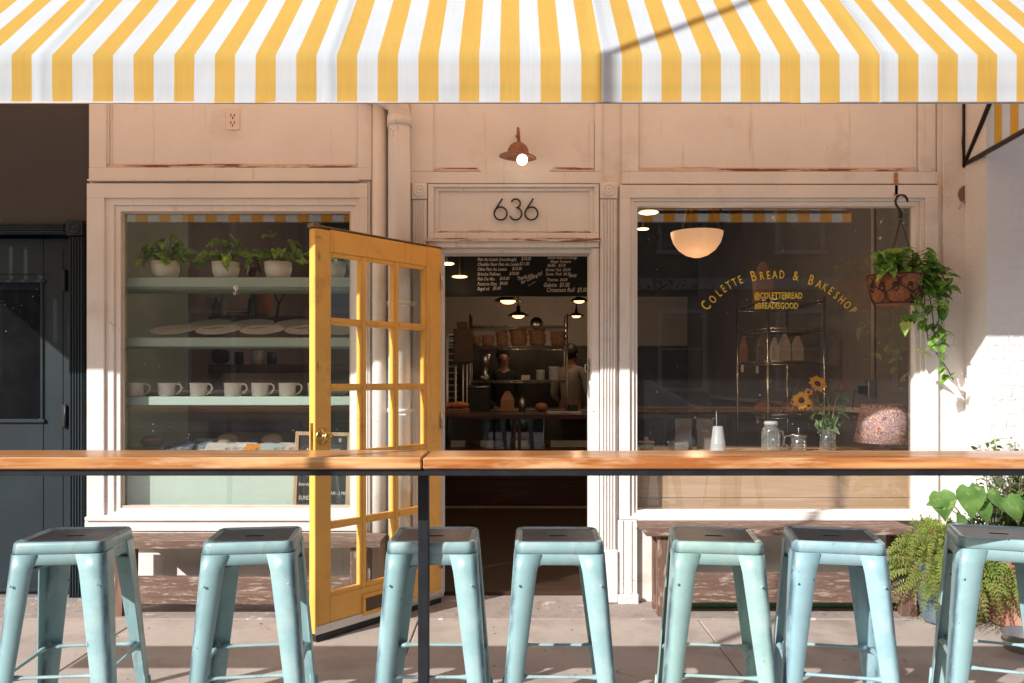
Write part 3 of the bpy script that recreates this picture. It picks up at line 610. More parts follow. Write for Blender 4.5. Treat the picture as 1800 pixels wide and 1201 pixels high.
# ================================================================== BAR
bar_l = wood('bar_pine_light', (.74,.43,.19), (.42,.16,.045), .33, axis=0, scale=1.1, bump=.15, coat=.4, knots=True, wear=(.76,.52,.31), wthr=.50, wsoft=.25)
bar_r = wood('bar_pine_orange', (.74,.37,.15), (.36,.12,.03), .33, axis=0, scale=1.25, bump=.15, coat=.4, knots=True, wear=(.76,.48,.26), wthr=.50, wsoft=.25)
BF, BK, BT = -2.205, -1.95, 1.052                                 # front, back, top
BA = thing('sidewalk_bar', 'long narrow wooden standing bar on black steel posts across the whole front', 'bar counter', (-.28,-2.1,0))
xj = (742-900)*(CD+BF)/F
g = MB(); g.box(-3.2, xj-.002, BF, BK, BT-.037, BT, .004); obj('bar_plank', g, bar_l, BA, True, label='paler left-hand plank of the bar')
g = MB(); g.box(xj+.002, 3.2, BF+.003, BK, BT-.037, BT-.0015, .004); obj('bar_plank', g, bar_r, BA, True, label='more orange right-hand plank of the bar')
g = MB(); g.box(-3.2,3.2,BF+.012,BF+.04,BT-.058,BT-.0375,.002); g.box(-3.2,3.2,BK-.04,BK-.012,BT-.058,BT-.0375,.002); g.box(-3.2,-3.16,BF+.041,BK-.041,BT-.057,BT-.038)
obj('steel_rail', g, dark_steel, BA, True)
for x in (-2.34, (745-900)*(CD-1.98)/F, 1.80):
    g = MB(); g.box(x-.018,x+.018,-1.998,-1.962,.0,BT-.0585,.003); g.box(x-.05,x+.05,-2.03,-1.93,.0005,.008,.001); obj('post', g, dark_steel, BA, True)

# ================================================================== STOOLS
def tealmat(nm, c, c2): return mat(nm, c, .36, .0, var=.10, vscale=9, bump=.08, bscale=40, wear=(.10,.14,.19), wthr=.56, wsoft=.2, wscale=6, wstretch=(2.6,2.6,.6), dirt=c2, dthr=.5, dscale=7, coat=.2)
def scuff(m):
    N = m.node_tree.nodes; L = m.node_tree.links; b = N['Principled BSDF']; tc = N.new('ShaderNodeTexCoord'); sp = N.new('ShaderNodeSeparateXYZ'); L.new(tc.outputs['Object'], sp.inputs[0])
    def M_(op, a, c=None):
        n = N.new('ShaderNodeMath'); n.operation = op
        for i, v in enumerate((a, c)):
            if v is None: continue
            if isinstance(v, (int, float)): n.inputs[i].default_value = v
            else: L.new(v, n.inputs[i])
        return n.outputs[0]
    d = M_('SUBTRACT', M_('ABSOLUTE', sp.outputs[0]), M_('ABSOLUTE', sp.outputs[1])); d = M_('ABSOLUTE', M_('SUBTRACT', d, .006))
    r = N.new('ShaderNodeMapRange'); r.inputs[1].default_value = .028; r.inputs[2].default_value = .004; L.new(d, r.inputs[0])
    mp = N.new('ShaderNodeMapping'); mp.inputs['Scale'].default_value = (14,14,5); L.new(tc.outputs['Object'], mp.inputs[0]); oi = N.new('ShaderNodeObjectInfo')
    va = N.new('ShaderNodeVectorMath'); va.operation = 'ADD'; L.new(mp.outputs[0], va.inputs[0]); cx = N.new('ShaderNodeCombineXYZ'); L.new(M_('MULTIPLY', oi.outputs['Random'], 50), cx.inputs[2]); L.new(cx.outputs[0], va.inputs[1])
    n = N.new('ShaderNodeTexNoise'); n.inputs['Scale'].default_value = 1; n.inputs['Detail'].default_value = 6; n.inputs['Roughness'].default_value = .65; L.new(va.outputs[0], n.inputs['Vector'])
    r2 = N.new('ShaderNodeMapRange'); r2.inputs[1].default_value = .36; r2.inputs[2].default_value = .54; r2.inputs[4].default_value = .85; L.new(n.outputs['Fac'], r2.inputs[0])
    f = M_('MULTIPLY', r.outputs[0], r2.outputs[0]); x = N.new('ShaderNodeMix'); x.data_type = 'RGBA'; L.new(f, x.inputs[0]); L.new(b.inputs['Base Color'].links[0].from_socket, x.inputs[6]); x.inputs[7].default_value = (.035,.06,.10,1)
    n3 = N.new('ShaderNodeTexNoise'); n3.inputs['Scale'].default_value = 48; n3.inputs['Detail'].default_value = 4; L.new(va.outputs[0], n3.inputs['Vector']); n3.inputs['Scale'].default_value = 4.6
    r3 = N.new('ShaderNodeMapRange'); r3.inputs[1].default_value = .715; r3.inputs[2].default_value = .74; L.new(n3.outputs['Fac'], r3.inputs[0]); y = N.new('ShaderNodeMix'); y.data_type = 'RGBA'; L.new(r3.outputs[0], y.inputs[0]); L.new(x.outputs[2], y.inputs[6]); y.inputs[7].default_value = (.05,.055,.07,1); L.new(y.outputs[2], b.inputs['Base Color']); return m
teals = [tealmat('teal_paint', (.275,.445,.465), (.38,.52,.525)), tealmat('green_teal_paint', (.29,.455,.435), (.39,.53,.50)), tealmat('blue_teal_paint', (.28,.455,.51), (.39,.54,.59))]
for m_ in teals: scuff(m_)
seat_dark = mat('worn_seat_metal', (.10,.12,.145), .42, .15, var=.22, vscale=12, wear=(.33,.5,.52), wthr=.70, wscale=16)
def rrect(h, r, n=5, cx=0, cy=0):
    out = []
    for q, (sx, sy) in enumerate(((1,1),(-1,1),(-1,-1),(1,-1))):
        for k in range(n+1):
            a = math.pi/2*q + math.pi/2*k/n
            out.append((cx+sx*(h-r)+r*math.cos(a), cy+sy*(h-r)+r*math.sin(a)))
    return out
def make_stool(tm):
    t = thing('bar_stool', '', 'bar stool', (0,0,0))
    HT = .741; h = .148
    # seat shell: dished top, rolled rim, skirt
    g = MB(); prof = [(h-.022,.020,HT-.006),(h-.014,.028,HT-.004),(h-.008,.032,HT-.0005),(h-.003,.034,HT-.001),(h+.001,.036,HT-.005),(h+.0025,.036,HT-.010),(h+.005,.036,HT-.0375),(h+.0015,.036,HT-.038),(h+.0015,.036,HT-.0405),(h+.0065,.036,HT-.076),(h+.003,.034,HT-.076),(h+.0,.034,HT-.045)]
    rings = [[g.bm.verts.new((x,y,z)) for x,y in rrect(a,r)] for a,r,z in prof]
    for a,b in zip(rings, rings[1:]):
        n = len(a)
        for k in range(n):
            f = g.bm.faces.new([a[k],a[(k+1)%n],b[(k+1)%n],b[k]]); f.smooth = True
    st = obj('seat', g, tm, t)
    # worn top with a hand slot
    g = MB(); o1 = rings_ = rrect(h-.0215,.020); z = HT-.0058
    outer = [g.bm.verts.new((x,y,z)) for x,y in o1]; n = len(outer)
    sl_ = [g.bm.verts.new((max(-1,min(1,x/.118))*.032, max(-1,min(1,y/.118))*.011, z-.001)) for x,y in rrect(.118,.05)]
    sl2 = [g.bm.verts.new((v.co.x*.98, v.co.y*.95, z-.014)) for v in sl_]
    for k in range(n):
        g.bm.faces.new([outer[k],outer[(k+1)%n],sl_[(k+1)%n],sl_[k]]); g.bm.faces.new([sl_[k],sl_[(k+1)%n],sl2[(k+1)%n],sl2[k]])
    obj('seat_top', g, seat_dark, st)
    g = MB(); g.box(-.04,.04,-.02,.02,HT-.03,HT-.0225); 
    obj('slot_plate', g, tm, st)
    # legs: bent sheet-metal angles
    top_z = HT-.0705; fb = .207
    for sx, sy in ((1,1),(-1,1),(-1,-1),(1,-1)):
        g = MB(); secs = []
        N_ = 12
        for i in range(N_+1):
            u = i/N_; z = top_z+.03 - (top_z+.03)*u
            hc = (h+.0065)+(fb-h-.0065)*u        # outer corner position
            w = (.086*(1-u)+.046*u) if u > .06 else .092
            if u > .9: w = .046+.004*(u-.9)/.1
            r = .032*(1-u)+.016*u
            pts = [(hc, hc-w)] + [(hc-r+r*math.cos(a), hc-r+r*math.sin(a)) for a in [math.pi/2*k/5 for k in range(6)]] + [(hc-w, hc)]
            th = .0045
            inn = [(hc-w, hc-th)] + [(hc-r+(r-th)*math.cos(a), hc-r+(r-th)*math.sin(a)) for a in [math.pi/2*k/5 for k in range(5,-1,-1)]] + [(hc-th, hc-w)]
            secs.append([g.bm.verts.new((sx*x, sy*y, z)) for x, y in pts+inn])
        for a, b in zip(secs, secs[1:]):
            n = len(a)
            for k in range(n):
                f = g.bm.faces.new([a[k],a[(k+1)%n],b[(k+1)%n],b[k]]); f.smooth = (0 < k < 7)
        g.bm.faces.new(secs[0]); g.bm.faces.new(secs[-1])
        # pressed rib and rivet
        lg = obj('leg', g, tm, t)
        g = MB(); u = .76; hc = (h+.0065)+(fb-h-.0065)*u; z = (top_z+.03)*(1-u)
        hc2 = (h+.0065)+(fb-h-.0065)*.97
        g.tube([(sx*(hc-.022),sy*(hc-.022+.023),z),(sx*(hc2-.02),sy*(hc2-.020+.021),(top_z+.03)*.03)],[.006,.007],6); obj('pressed_rib', g, tm, lg)
        g = MB(); g.tube([(sx*(hc+.0005),sy*(hc-.022),z),(sx*(hc2+.0005),sy*(hc2-.02),(top_z+.03)*.03)],[.006,.007],6); obj('pressed_rib', g, tm, lg)
        g = MB(); g.ball((sx*(h-.022+.012),sy*(h+.021),.60),.0045,n=8); obj('rivet', g, tm, lg)
    # foot rails with flattened ends
    zr = .292; u = 1-zr/(top_z+.03); q = (h+.002)+(fb-h-.002)*u - .018
    for a in range(4):
        M = Matrix.Rotation(math.pi/2*a, 4, 'Z'); g = MB(); x = q-.014
        pts = [(-x,-q,zr),(-x+.03,-q,zr),(-x+.06,-q,zr),(x-.06,-q,zr),(x-.03,-q,zr),(x,-q,zr)]
        g.tube([M @ Vector(p_) for p_ in pts],[.013,.013,.0075,.0075,.013,.013],8,sy=.75); obj('foot_rail', g, tm, t)
    g = MB(); zz = HT-.10
    for a in (1,-1): g.tube([(-.145,-.145*a,zz-.012),(-.02,-.02*a,zz+.018),(.02,.02*a,zz+.018),(.145,.145*a,zz-.012)],.007,6)
    obj('cross_brace', g, tm, t)
    return t
# front-left and front-right photo columns of the seat's front edge, turn, paint, label
ST = [(12,172,6,0,'leftmost bar stool, in front of the dark door, its seat partly shaded'),
      (343,506,8,0,'second bar stool from the left, in front of the low bench by the yellow door'),
      (679,836,0,0,'bar stool behind the black bar post, in front of the open door'),
      (909,1061,-1,0,'bar stool standing alone before the dark open doorway'),
      (1198,1350,-8,1,'greener teal bar stool left of the tight pair under the right window'),
      (1417,1568,-12,2,'bluer bar stool right of the tight pair under the right window'),
      (1697,1856,-20,0,'rightmost bar stool, turned, in front of the fern in its pot')]
protos = {}
for a, b_, rz, ti, lab in ST:
    if ti not in protos: s = make_stool(teals[ti]); protos[ti] = s
    else: s = copy_tree(protos[ti])
    d = CD-1.95; xc = ((a+b_)/2-900)*d/F; yc = -1.955+.150
    if rz == -20: xc = (1697-900)*d/F+.150*math.cos(R(20))+.082; yc = -1.965+.20
    s.location = (xc, yc, .0); s.rotation_euler = (0,0,R(rz)); tag(s, lab, 'bar stool', 'teal metal bar stools along the bar')

# ================================================================== BENCHES
bench_w = wood('weathered_redwood', (.22,.14,.105), (.13,.075,.055), .8, axis=0, scale=1.3, bump=.9, wear=(.36,.28,.235), wthr=.53, wscale=24)
bench_v = wood('weathered_leg', (.22,.13,.095), (.13,.07,.05), .8, axis=2, scale=1.3, bump=.8, wear=(.42,.30,.24), wthr=.55, wscale=22)
def bench(nm, label, x0, x1, zt, xl0, xl1, back, railz):
    t = thing('wooden_bench', label, 'bench', ((x0+x1)/2, -.2, 0), group='weathered benches under the windows')
    g = MB(); yf = -.33
    g.prism([(x0,zt),(x1,zt),(x1-.0,zt-.032),(x0+.03,zt-.040)], yf, -.20, None); g.prism([(x0+.01,zt-.001),(x1,zt-.001),(x1,zt-.036),(x0+.02,zt-.036)], -.195, -.085, None)
    obj('seat', g, bench_w, t, True)
    for x in (xl0, xl1):
        g = MB(); g.prism([(x,zt-.045),(x+.085,zt-.045),(x+.08,.0),(x-.0,.01)], -.30, -.245); g.prism([(x,zt-.045),(x+.085,zt-.045),(x+.08,.0),(x,.005)], -.16, -.11); obj('leg', g, bench_v, t, True)
    g = MB(); g.box(xl0+.086, xl1-.002, -.285, -.245, railz[0], railz[1], .004); obj('rail', g, bench_w, t, True)
    return t
bench('b', 'weathered low bench under the left window, behind the open yellow door', FX(187,-.33), FX(668,-.33), FZ(952,-.33), FX(191,-.28), FX(617,-.28), 0, (.065,.215))
bench('b', 'weathered taller bench under the right window, with the green strip below it', FX(1127,-.33), FX(1612,-.33), FZ(930,-.33), FX(1155,-.28), FX(1583,-.28), 0, (.075,.235))
g = MB(); g.box(FX(1195,-.1),FX(1612,-.1),-.13,-.08,.0065,.075,.004)
weld_thing('green_skirting_board', g, mat('green_board_paint',(.16,.34,.16),.6,wear=(.3,.25,.2),wthr=.66), 'low green painted board on the ground beneath the right bench', 'board', loc=(FX(1400),-.1,.0065))
# ================================================================== LEFT WINDOW DISPLAY
kraft = mat('kraft_paper', (.33,.18,.11), .8, var=.1); paper = mat('white_paper', (.68,.63,.60), .7, var=.04)
def PY(px, py, y): return P(px, py, y)
SH = thing('display_shelves', 'mint green shelves built into the left window', 'shelves', (FX(415,.3), .14, .03))
ysh = .10
for pt, pb in ((487.5,504.5),(593.5,609),(697.5,713)):
    g = MB(); g.box(-2.428, FX(640,.2), ysh, .50, FZ(pb,ysh), FZ(pt,ysh), .004); obj('shelf', g, mint, SH, True)
ZC = .855
g = MB(); g.box(-2.428, FX(640,.2), ysh, .60, ZC-.03, ZC, .003); obj('display_ledge', g, mint, SH, True)
g = MB(); g.box(-2.428, FX(640,.2), .105, .125, .03, ZC-.031, .002); obj('front_panel', g, mint, SH, True)
# pothos leaf
def leaf(mb, pos, dirv, size, up=Vector((0,0,1)), droop=.25, cup=.25, w=.78, roll=0.0):
    d = Vector(dirv).normalized(); s = d.cross(up)
    if s.length < .05: s = d.cross(Vector((0,1,0)))
    s.normalize(); n = s.cross(d)
    if roll: s, n = s*math.cos(roll)+n*math.sin(roll), n*math.cos(roll)-s*math.sin(roll)
    prof = ((-.10,.0,.17),(-.06,.27,.05),(.12,.44,.0),(.34,.46,.0),(.58,.33,.0),(.80,.15,.0))
    mid = []; Lf = []; Rt = []
    for t, hw, _ in prof:
        tt = max(t, 0.0); c = Vector(pos)+d*(size*t)-n*(size*droop*tt*tt)
        if t < -.08: 
            pass
        mid.append(mb.bm.verts.new(Vector(pos)+d*(size*max(t,.0 if t<0 else t))-n*(size*droop*tt*tt)))
        e = n*(size*cup*hw)
        Lf.append(mb.bm.verts.new(c-s*(size*w*(hw if hw else .14))+e)); Rt.append(mb.bm.verts.new(c+s*(size*w*(hw if hw else .14))+e))
    tip = mb.bm.verts.new(Vector(pos)+d*size-n*(size*droop*1.25))
    for i in range(len(prof)-1):
        for q in ((Lf[i],Lf[i+1],mid[i+1],mid[i]),(mid[i],mid[i+1],Rt[i+1],Rt[i])):
            f = mb._f(q)
            if f: f.smooth = True
    for q in ((Lf[-1],tip,mid[-1]),(mid[-1],tip,Rt[-1])):
        f = mb._f(q)
        if f: f.smooth = True
pothos = leafm('pothos_leaf', (.055,.19,.025), (.22,.42,.07), (.58,.62,.18), 30, .35)
pothos_light = leafm('pothos_pale_leaf', (.22,.38,.05), (.34,.48,.08), (.6,.62,.25), 30, .35)
pothos_pot = leafm('pothos_pot_leaf', (.22,.46,.05), (.48,.68,.12), (.78,.80,.32), 30, .35)
stemm = mat('green_stem', (.10,.20,.04), .5)
def rnd(a, b): return random.uniform(a, b)
def potted(label, px, w, h, leaves, seed):
    random.seed(seed); y = .20; c = P(px, 487, y); c.z = FZ(487.5,ysh)+.001
    t = thing('potted_plant', label, 'plant', c, group='pothos plants in white pots on the top shelf')
    k = (CD+y)/F; r = w*k/2; hh = h*k
    g = MB(); g.lathe([(0,.0),(r*.70,0),(r*.80,.006),(r*.95,hh*.45),(r,hh),(r*.94,hh),(r*.88,hh*.6),(0,hh*.6)], n=28); obj('pot', g, mat('white_pot',(.88,.85,.82),.3,var=.03), t)
    g = MB(); g2 = MB(); g3 = MB(); g3.lathe([(0,hh*.8),(r*.9,hh*.8)], n=16)
    for i in range(leaves):
        a = rnd(0, 2*math.pi); rr = rnd(.3,1)*r*1.55; zt = hh+rnd(.02,.15)*(1.35-rr/(r*1.9)); sz = rnd(.060,.100)
        if i % 7 == 0: rr = r*1.9; zt = hh+rnd(-.02,.03)
        p0 = Vector((rnd(-.3,.3)*r, rnd(-.3,.3)*r, hh*.8)); p1 = Vector((rr*math.cos(a), rr*math.sin(a)*.8, zt))
        mid = (p0+p1)/2+Vector((0,0,rnd(.02,.06)))
        g.tube([p0, mid, p1], .0016, 5)
        dv = Vector((math.cos(a)*rnd(.3,1), math.sin(a)*.6-.25, rnd(-.9,.35)))
        leaf(g2 if i % 5 else g2, p1, dv, sz, droop=rnd(.1,.4), cup=rnd(.15,.5), roll=rnd(-.6,.6))
    obj('stem', g, stemm, t); obj('foliage', g2, pothos_pot, t); obj('soil', g3, mat('soil',(.03,.02,.015),.9), t)
    return t
potted('potted pothos with trailing stems, leftmost on the top shelf', 291, 50, 30, 34, 3)
potted('potted pothos with one tall pointed leaf, middle of the top shelf', 397, 48, 29, 26, 11)
potted('potted pothos with a brown withered leaf at its left, right on the top shelf', 489, 48, 29, 24, 23)
potted('potted pothos seen through the yellow door at the end of the top shelf', 585, 46, 29, 20, 31)
random.seed(5)
g = MB(); wy = .35; c = P(440,470,wy)
for i in range(9): leaf(g, c+Vector((rnd(-.02,.06),rnd(-.03,.03),rnd(-.03,.05))), (rnd(-.6,1),rnd(-.5,.1),rnd(-.9,.3)), rnd(.05,.08), cup=.5)
weld_thing('withered_leaves', g, leafm('withered_leaf',(.10,.10,.03),(.30,.12,.03),None,30), 'yellow and brown withered leaves between the middle and right pot', 'leaves', loc=c)
# suction hook on the glass
c = P(414,510,.02); g = MB(); g.lathe([(0,0),(.010,.0),(.016,.004),(.007,.008),(0,.009)], n=16, M=Matrix.Translation(c+Vector((0,.008,.012)))@Matrix.Rotation(R(90),4,'X'))
g.tube([c+Vector((.002,-.004,.02)),c+Vector((.004,-.006,-.02)),c+Vector((0,-.010,-.03)),c+Vector((-.007,-.012,-.024)),c+Vector((-.007,-.012,-.014))],.0028,6)
weld_thing('suction_hook', g, steel, 'small clear suction hook stuck on the left window in front of the top shelf', 'hook', loc=c)
# plates on the second shelf
plate_m = mat('patterned_plate', (.85,.78,.70), .3, var=.03, wear=(.28,.18,.16), wthr=.60, wscale=60)
zs2 = FZ(593.5, ysh)+.001
def make_plate(r=.078):
    g = MB(); g.lathe([(0,.004),(r*.55,.004),(r*.62,.007),(r*.97,.017),(r,.019),(r*.98,.0155),(r*.62,.003),(r*.5,0),(0,0)], n=36)
    return obj('plate', g, plate_m)
pl0 = None
for px, y, tilt_, lab in ((303,.235,-7,'front plate at the far left of the second shelf'),(382,.235,-9,'second front plate from the left on the second shelf, overlapping its neighbour'),(460,.235,-9,'third front plate from the left on the second shelf'),(538,.235,-8,'front plate partly hidden by the edge of the yellow door'),
                     (368,.40,-9,'back row plate at the left of the second shelf'),(442,.40,-9,'back row plate in the middle of the second shelf'),(520,.40,-9,'back row plate next to the yellow door'),(600,.26,-8,'plate seen through the yellow door glass')):
    if pl0 is None: o = make_plate(.133); pl0 = o
    else: o = pl0.copy(); COL.objects.link(o)
    o.scale = (1,.62,1) if False else (1,1,1)
    o.location = (FX(px,y), y+.02, zs2+(.085 if y > .3 else .040)); o.rotation_euler = (R(16),0,0); tag(o, lab, 'plate', 'patterned plates on the second shelf')
# mugs on the third shelf
zs3 = FZ(697.5, ysh)+.001
mug_m = mat('stoneware_mug', (.86,.79,.73), .35, var=.04, vscale=20, wear=(.25,.22,.2), wthr=.70, wscale=30, wstretch=(.5,.5,4))
def make_mug():
    t = thing('mug', '', 'mug'); g = MB(); r = .0505
    g.lathe([(0,0),(r*.90,0),(r*.94,.004),(r*1.0,.072),(r*1.02,.080),(r*.96,.080),(r*.90,.01),(0,.009)], n=28); obj('cup', g, mug_m, t)
    g = MB(); g.tube([(r*.95,0,.066),(r*1.25,0,.075),(r*1.62,0,.066),(r*1.72,0,.046),(r*1.45,0,.022),(r*.95,0,.008)], .0058, 8); obj('handle', g, mug_m, t)
    return t
mg0 = None
for i, (px, rz, lab) in enumerate(((237,10,'first mug from the left on the third shelf'),(293,4,'second mug from the left on the third shelf'),(349,-8,'third mug from the left on the third shelf'),(409,0,'fourth mug from the left on the third shelf'),(457,-4,'fifth mug from the left on the third shelf'),(505,6,'mug nearest the edge of the yellow door on the third shelf'),(556,0,'mug mostly hidden behind the stile of the yellow door'))):
    if mg0 is None: t = make_mug(); mg0 = t
    else: t = copy_tree(mg0)
    t.location = (FX(px,.19), .19, zs3); t.rotation_euler = (0,0,R(rz)); tag(t, lab, 'mug', 'speckled mugs in a row on the third shelf')
pl1 = None
for px, lab in ((270,'small dish behind the first two mugs'),(325,'low dish behind the second and third mugs'),(385,'small dish between the third and fourth mugs'),(433,'low dish behind the fourth and fifth mugs'),(485,'low dish behind the fifth and sixth mugs'),(590,'white bowl seen through the yellow door')):
    if pl1 is None:
        g = MB(); r = .09; g.lathe([(0,.004),(r*.5,.006),(r*.95,.030),(r,.032),(r*.97,.026),(r*.5,0),(0,0)], n=28); o = obj('dish', g, plate_m); pl1 = o
    else: o = pl1.copy(); COL.objects.link(o)
    o.location = (FX(px,.38), .38, zs3); o.scale = (1,1,1); tag(o, lab, 'dish', 'low dishes behind the mugs')
# books and round loaves on the ledge
bk = [(345,.30,.17,.115,-3,(.16,.20,.24),'dark book standing at the left of the window ledge'),(398,.20,.24,.13,8,(.62,.58,.54),'white booklet with a dark photo on its cover on the ledge'),
      (418,.21,.20,.12,-6,(.7,.66,.6),'white cookbook left of the orange one'),(452,.20,.14,.10,4,(.80,.30,.05),'orange covered book on the window ledge'),(483,.20,.17,.11,10,(.45,.52,.52),'pale grey green book right of the orange one'),
      (512,.21,.17,.12,-4,(.6,.5,.45),'book with a brown picture cover beside the letter board'),(460,.40,.18,.10,3,(.08,.16,.28),'dark blue book lying behind the orange one'),(365,.42,.20,.12,-8,(.5,.5,.5),'grey framed card at the back left of the ledge'),(315,.22,.16,.1,5,(.07,.09,.13),'dark notebook at the front left of the ledge')]
for px, y, w, l, rz, c, lab in bk:
    t = thing('book', lab, 'book', (FX(px,y), y, ZC+.012+.05*(y-.18)), R(rz), 'books on the window ledge')
    ang = R(20); M = Matrix.Rotation(ang,4,'X')
    g = MB(); g.box(-w/2+.003,w/2-.003,-l/2+.002,l/2-.003,.002,.012,0,M); obj('pages', g, paper, t)
    pic = mat('cover', c, .35, var=.1, vscale=8, wear=(.16,.12,.11) if sum(c) > .9 else (.4,.4,.4), wthr=.52, wsoft=.12, wscale=13)
    g = MB(); g.box(-w/2,w/2,-l/2,l/2,.0121,.0145,.0005,M); g.box(-w/2,w/2,-l/2,l/2,-.001,.0018,.0005,M); g.box(-w/2,-w/2+.0025,-l/2,l/2,.0019,.012,0,M); obj('cover', g, pic, t)
bas = mat('round_bread', (.36,.24,.17), .85, var=.25, vscale=40, bump=.6)
o0 = None
for px, y, lab in ((268,.34,'round dark bread loaf at the left end of the ledge'),(400,.42,'round bread loaf behind the white booklet'),(478,.44,'round bread loaf behind the pale book')):
    if o0 is None:
        g = MB(); g.lathe([(0,0),(.05,0),(.069,.018),(.066,.040),(.045,.060),(.018,.068),(0,.069)], n=24); o = obj('bread_loaf', g, bas, smooth=True); o0 = o
    else: o = o0.copy(); COL.objects.link(o)
    o.location = (FX(px,y), y, ZC+.02); tag(o, lab, 'bread', 'round loaves on the window ledge')
# letter board sign leaning in the window
felt = mat('grooved_black_felt', (.035,.038,.042), .8); oak = wood('pale_oak', (.62,.44,.27), (.50,.33,.19), .5, axis=2, scale=2)
yb = .085; LBt = thing('letter_board', 'black letter board with pale wood frame leaning in the left window', 'sign', (FX(565,yb), yb, FZ(893,yb)))
xa, xb = FX(515,yb), FX(613.5,yb); za, zb_ = FZ(897,yb)+.0, FZ(760,yb)
M = Matrix.Translation((FX(565,yb),yb,za)) @ Matrix.Rotation(R(1.4),4,'Y') @ Matrix.Rotation(R(-3),4,'X') @ Matrix.Translation((-FX(565,yb),-yb,-za))
fw = .022; g = MB(); g.box(xa,xb,yb-.01,yb+.01,za,za+fw,.002,M); g.box(xa,xb,yb-.01,yb+.01,zb_-fw,zb_,.002,M); g.box(xa,xa+fw,yb-.01,yb+.01,za+fw,zb_-fw,.002,M); g.box(xb-fw,xb,yb-.01,yb+.01,za+fw,zb_-fw,.002,M)
obj('frame', g, oak, LBt, True)
g = MB(); g.box(xa+fw,xb-fw,yb-.002,yb+.008,za+fw,zb_-fw,0,M); n = 44
for i in range(n): zz = za+fw+(zb_-za-2*fw)*(i+.2)/n; g.box(xa+fw,xb-fw,yb-.0045,yb-.0021,zz,zz+(zb_-za-2*fw)/n*.6,0,M)
obj('felt_board', g, felt, LBt, True)
g = MB(); cxm = (xa+xb)/2; hgt = zb_-za
def lt(txt, fx, fz, size, al='CENTER', wdt=.72, shear=0): g.text(txt, size, M @ Matrix.Translation((xa+(xb-xa)*fx, yb-.0052, za+hgt*fz)) @ STAND @ Matrix.Diagonal((wdt,1,1,1)), .0008, al, shear, off=size*.01)
lt('COLETTE', .45,.855,.038); lt('*', .80,.835,.06); lt('BREAD & BAKESHOP', .5,.745,.030,wdt=.70)
lt('Wednesday', .10,.645,.024,'LEFT',.75,.3); lt('Thursday', .08,.54,.026,'LEFT',.8,.3); lt('Friday', .10,.44,.026,'LEFT',.8,.3); lt('7 AM -1 PM', .93,.50,.028,'RIGHT')
lt('Saturday', .08,.31,.026,'LEFT',.8,.3); lt('&', .30,.22,.026,'LEFT'); lt('SUNDAY', .10,.13,.034,'LEFT'); lt('7 AM - 2 PM', .93,.20,.028,'RIGHT')
obj('board_letters', g, paper, LBt, True)
# things deeper in the shop seen through the shelves
dwood = wood('walnut_shelf', (.16,.075,.04), (.10,.045,.025), .5, axis=0, scale=2)
HU = thing('wall_shelf_unit', 'brown wooden shelves deeper in the shop, seen between the mint shelves', 'shelves', (FX(470,2), 2, .03))
for pt, pb in ((556,572),(641,656),(742,760)):
    g = MB(); g.box(FX(338,2),FX(620,2),1.9,2.25,FZ(pb,1.9),FZ(pt,1.9),.003); obj('shelf', g, dwood, HU, True)
g = MB()
for px in (339, 616): g.box(FX(px,2),FX(px,2)+.03,1.92,2.24,.03,FZ(468,2),.002)
obj('upright', g, dwood, HU, True)
zz = FZ(556,1.9)+.001
t = thing('picture_frame', 'picture frame leaning on the upper brown shelf behind the mint shelves', 'picture', (FX(358,2.1),2.1,zz), group='clutter on the brown shelves')
g = MB(); M = Matrix.Rotation(R(-8),4,'X'); g.box(-.10,-.085,-.01,.01,0,.40,0,M); g.box(.085,.10,-.01,.01,0,.40,0,M); g.box(-.0848,.0848,-.01,.01,.385,.40,0,M); g.box(-.0848,.0848,-.01,.01,0,.015,0,M); obj('frame', g, black, t)
g = MB(); g.box(-.0847,.0847,-.004,.004,.0155,.3845,0,M); obj('picture', g, mat('faded_print',(.40,.30,.24),.5,var=.4), t)
for i in range(5):
    g = MB(); g.box(-.09,.09,-.06,.06,0,.013,.001); weld = obj('book', g, paper if i % 2 else mat('dull_cover',(.3,.28,.26),.6)); weld.location = (FX(420,2.05),2.05,zz+i*.0135); weld.rotation_euler = (0,0,rnd(-.1,.1)); tag(weld, 'book in the stack on the upper brown shelf', 'book', 'stack of books on the brown shelf')
for px, c, h, lab in ((392,(.35,.38,.36),.19,'grey bottle beside the stacked books'),(443,(.03,.12,.08),.22,'dark green bottle right of the stacked books'),(380,(.12,.13,.12),.16,'short dark bottle near the picture frame')):
    g = MB(); g.lathe([(0,0),(.03,0),(.032,.01),(.032,h*.6),(.012,h*.78),(.011,h),(0,h)], n=16); weld_thing('bottle', g, mat('bottle_glass',c,.15), lab, 'bottle', 'bottles on the brown shelf').location = (FX(px,2.0),2.0,zz)
t = thing('terracotta_vessel', 'reddish clay vessel on the upper brown shelf by the yellow door', 'pot', (FX(460,2.05),2.05,zz)); g = MB(); g.lathe([(0,0),(.06,0),(.09,.07),(.085,.15),(.05,.2),(.055,.22),(.045,.22),(.04,.19),(0,.02)], n=20); obj('body', g, mat('clay',(.30,.10,.05),.7), t)
g = MB(); c = P(492,585,1.2)
g.tube([P(486,560,2.0),P(490,535,2.0),P(484,520,2.0),P(479,512,2.0)],[.012,.010,.008,.004],6); g.tube([P(490,535,2.0),P(497,522,2.0),P(503,512,2.0)],[.009,.007,.003],6)
weld_thing('dried_branch', g, mat('bark_dark',(.05,.03,.02),.8), 'forked dark dried branch on the upper brown shelf', 'branch', loc=P(486,560,2.0))
zz = FZ(641,1.9)+.001
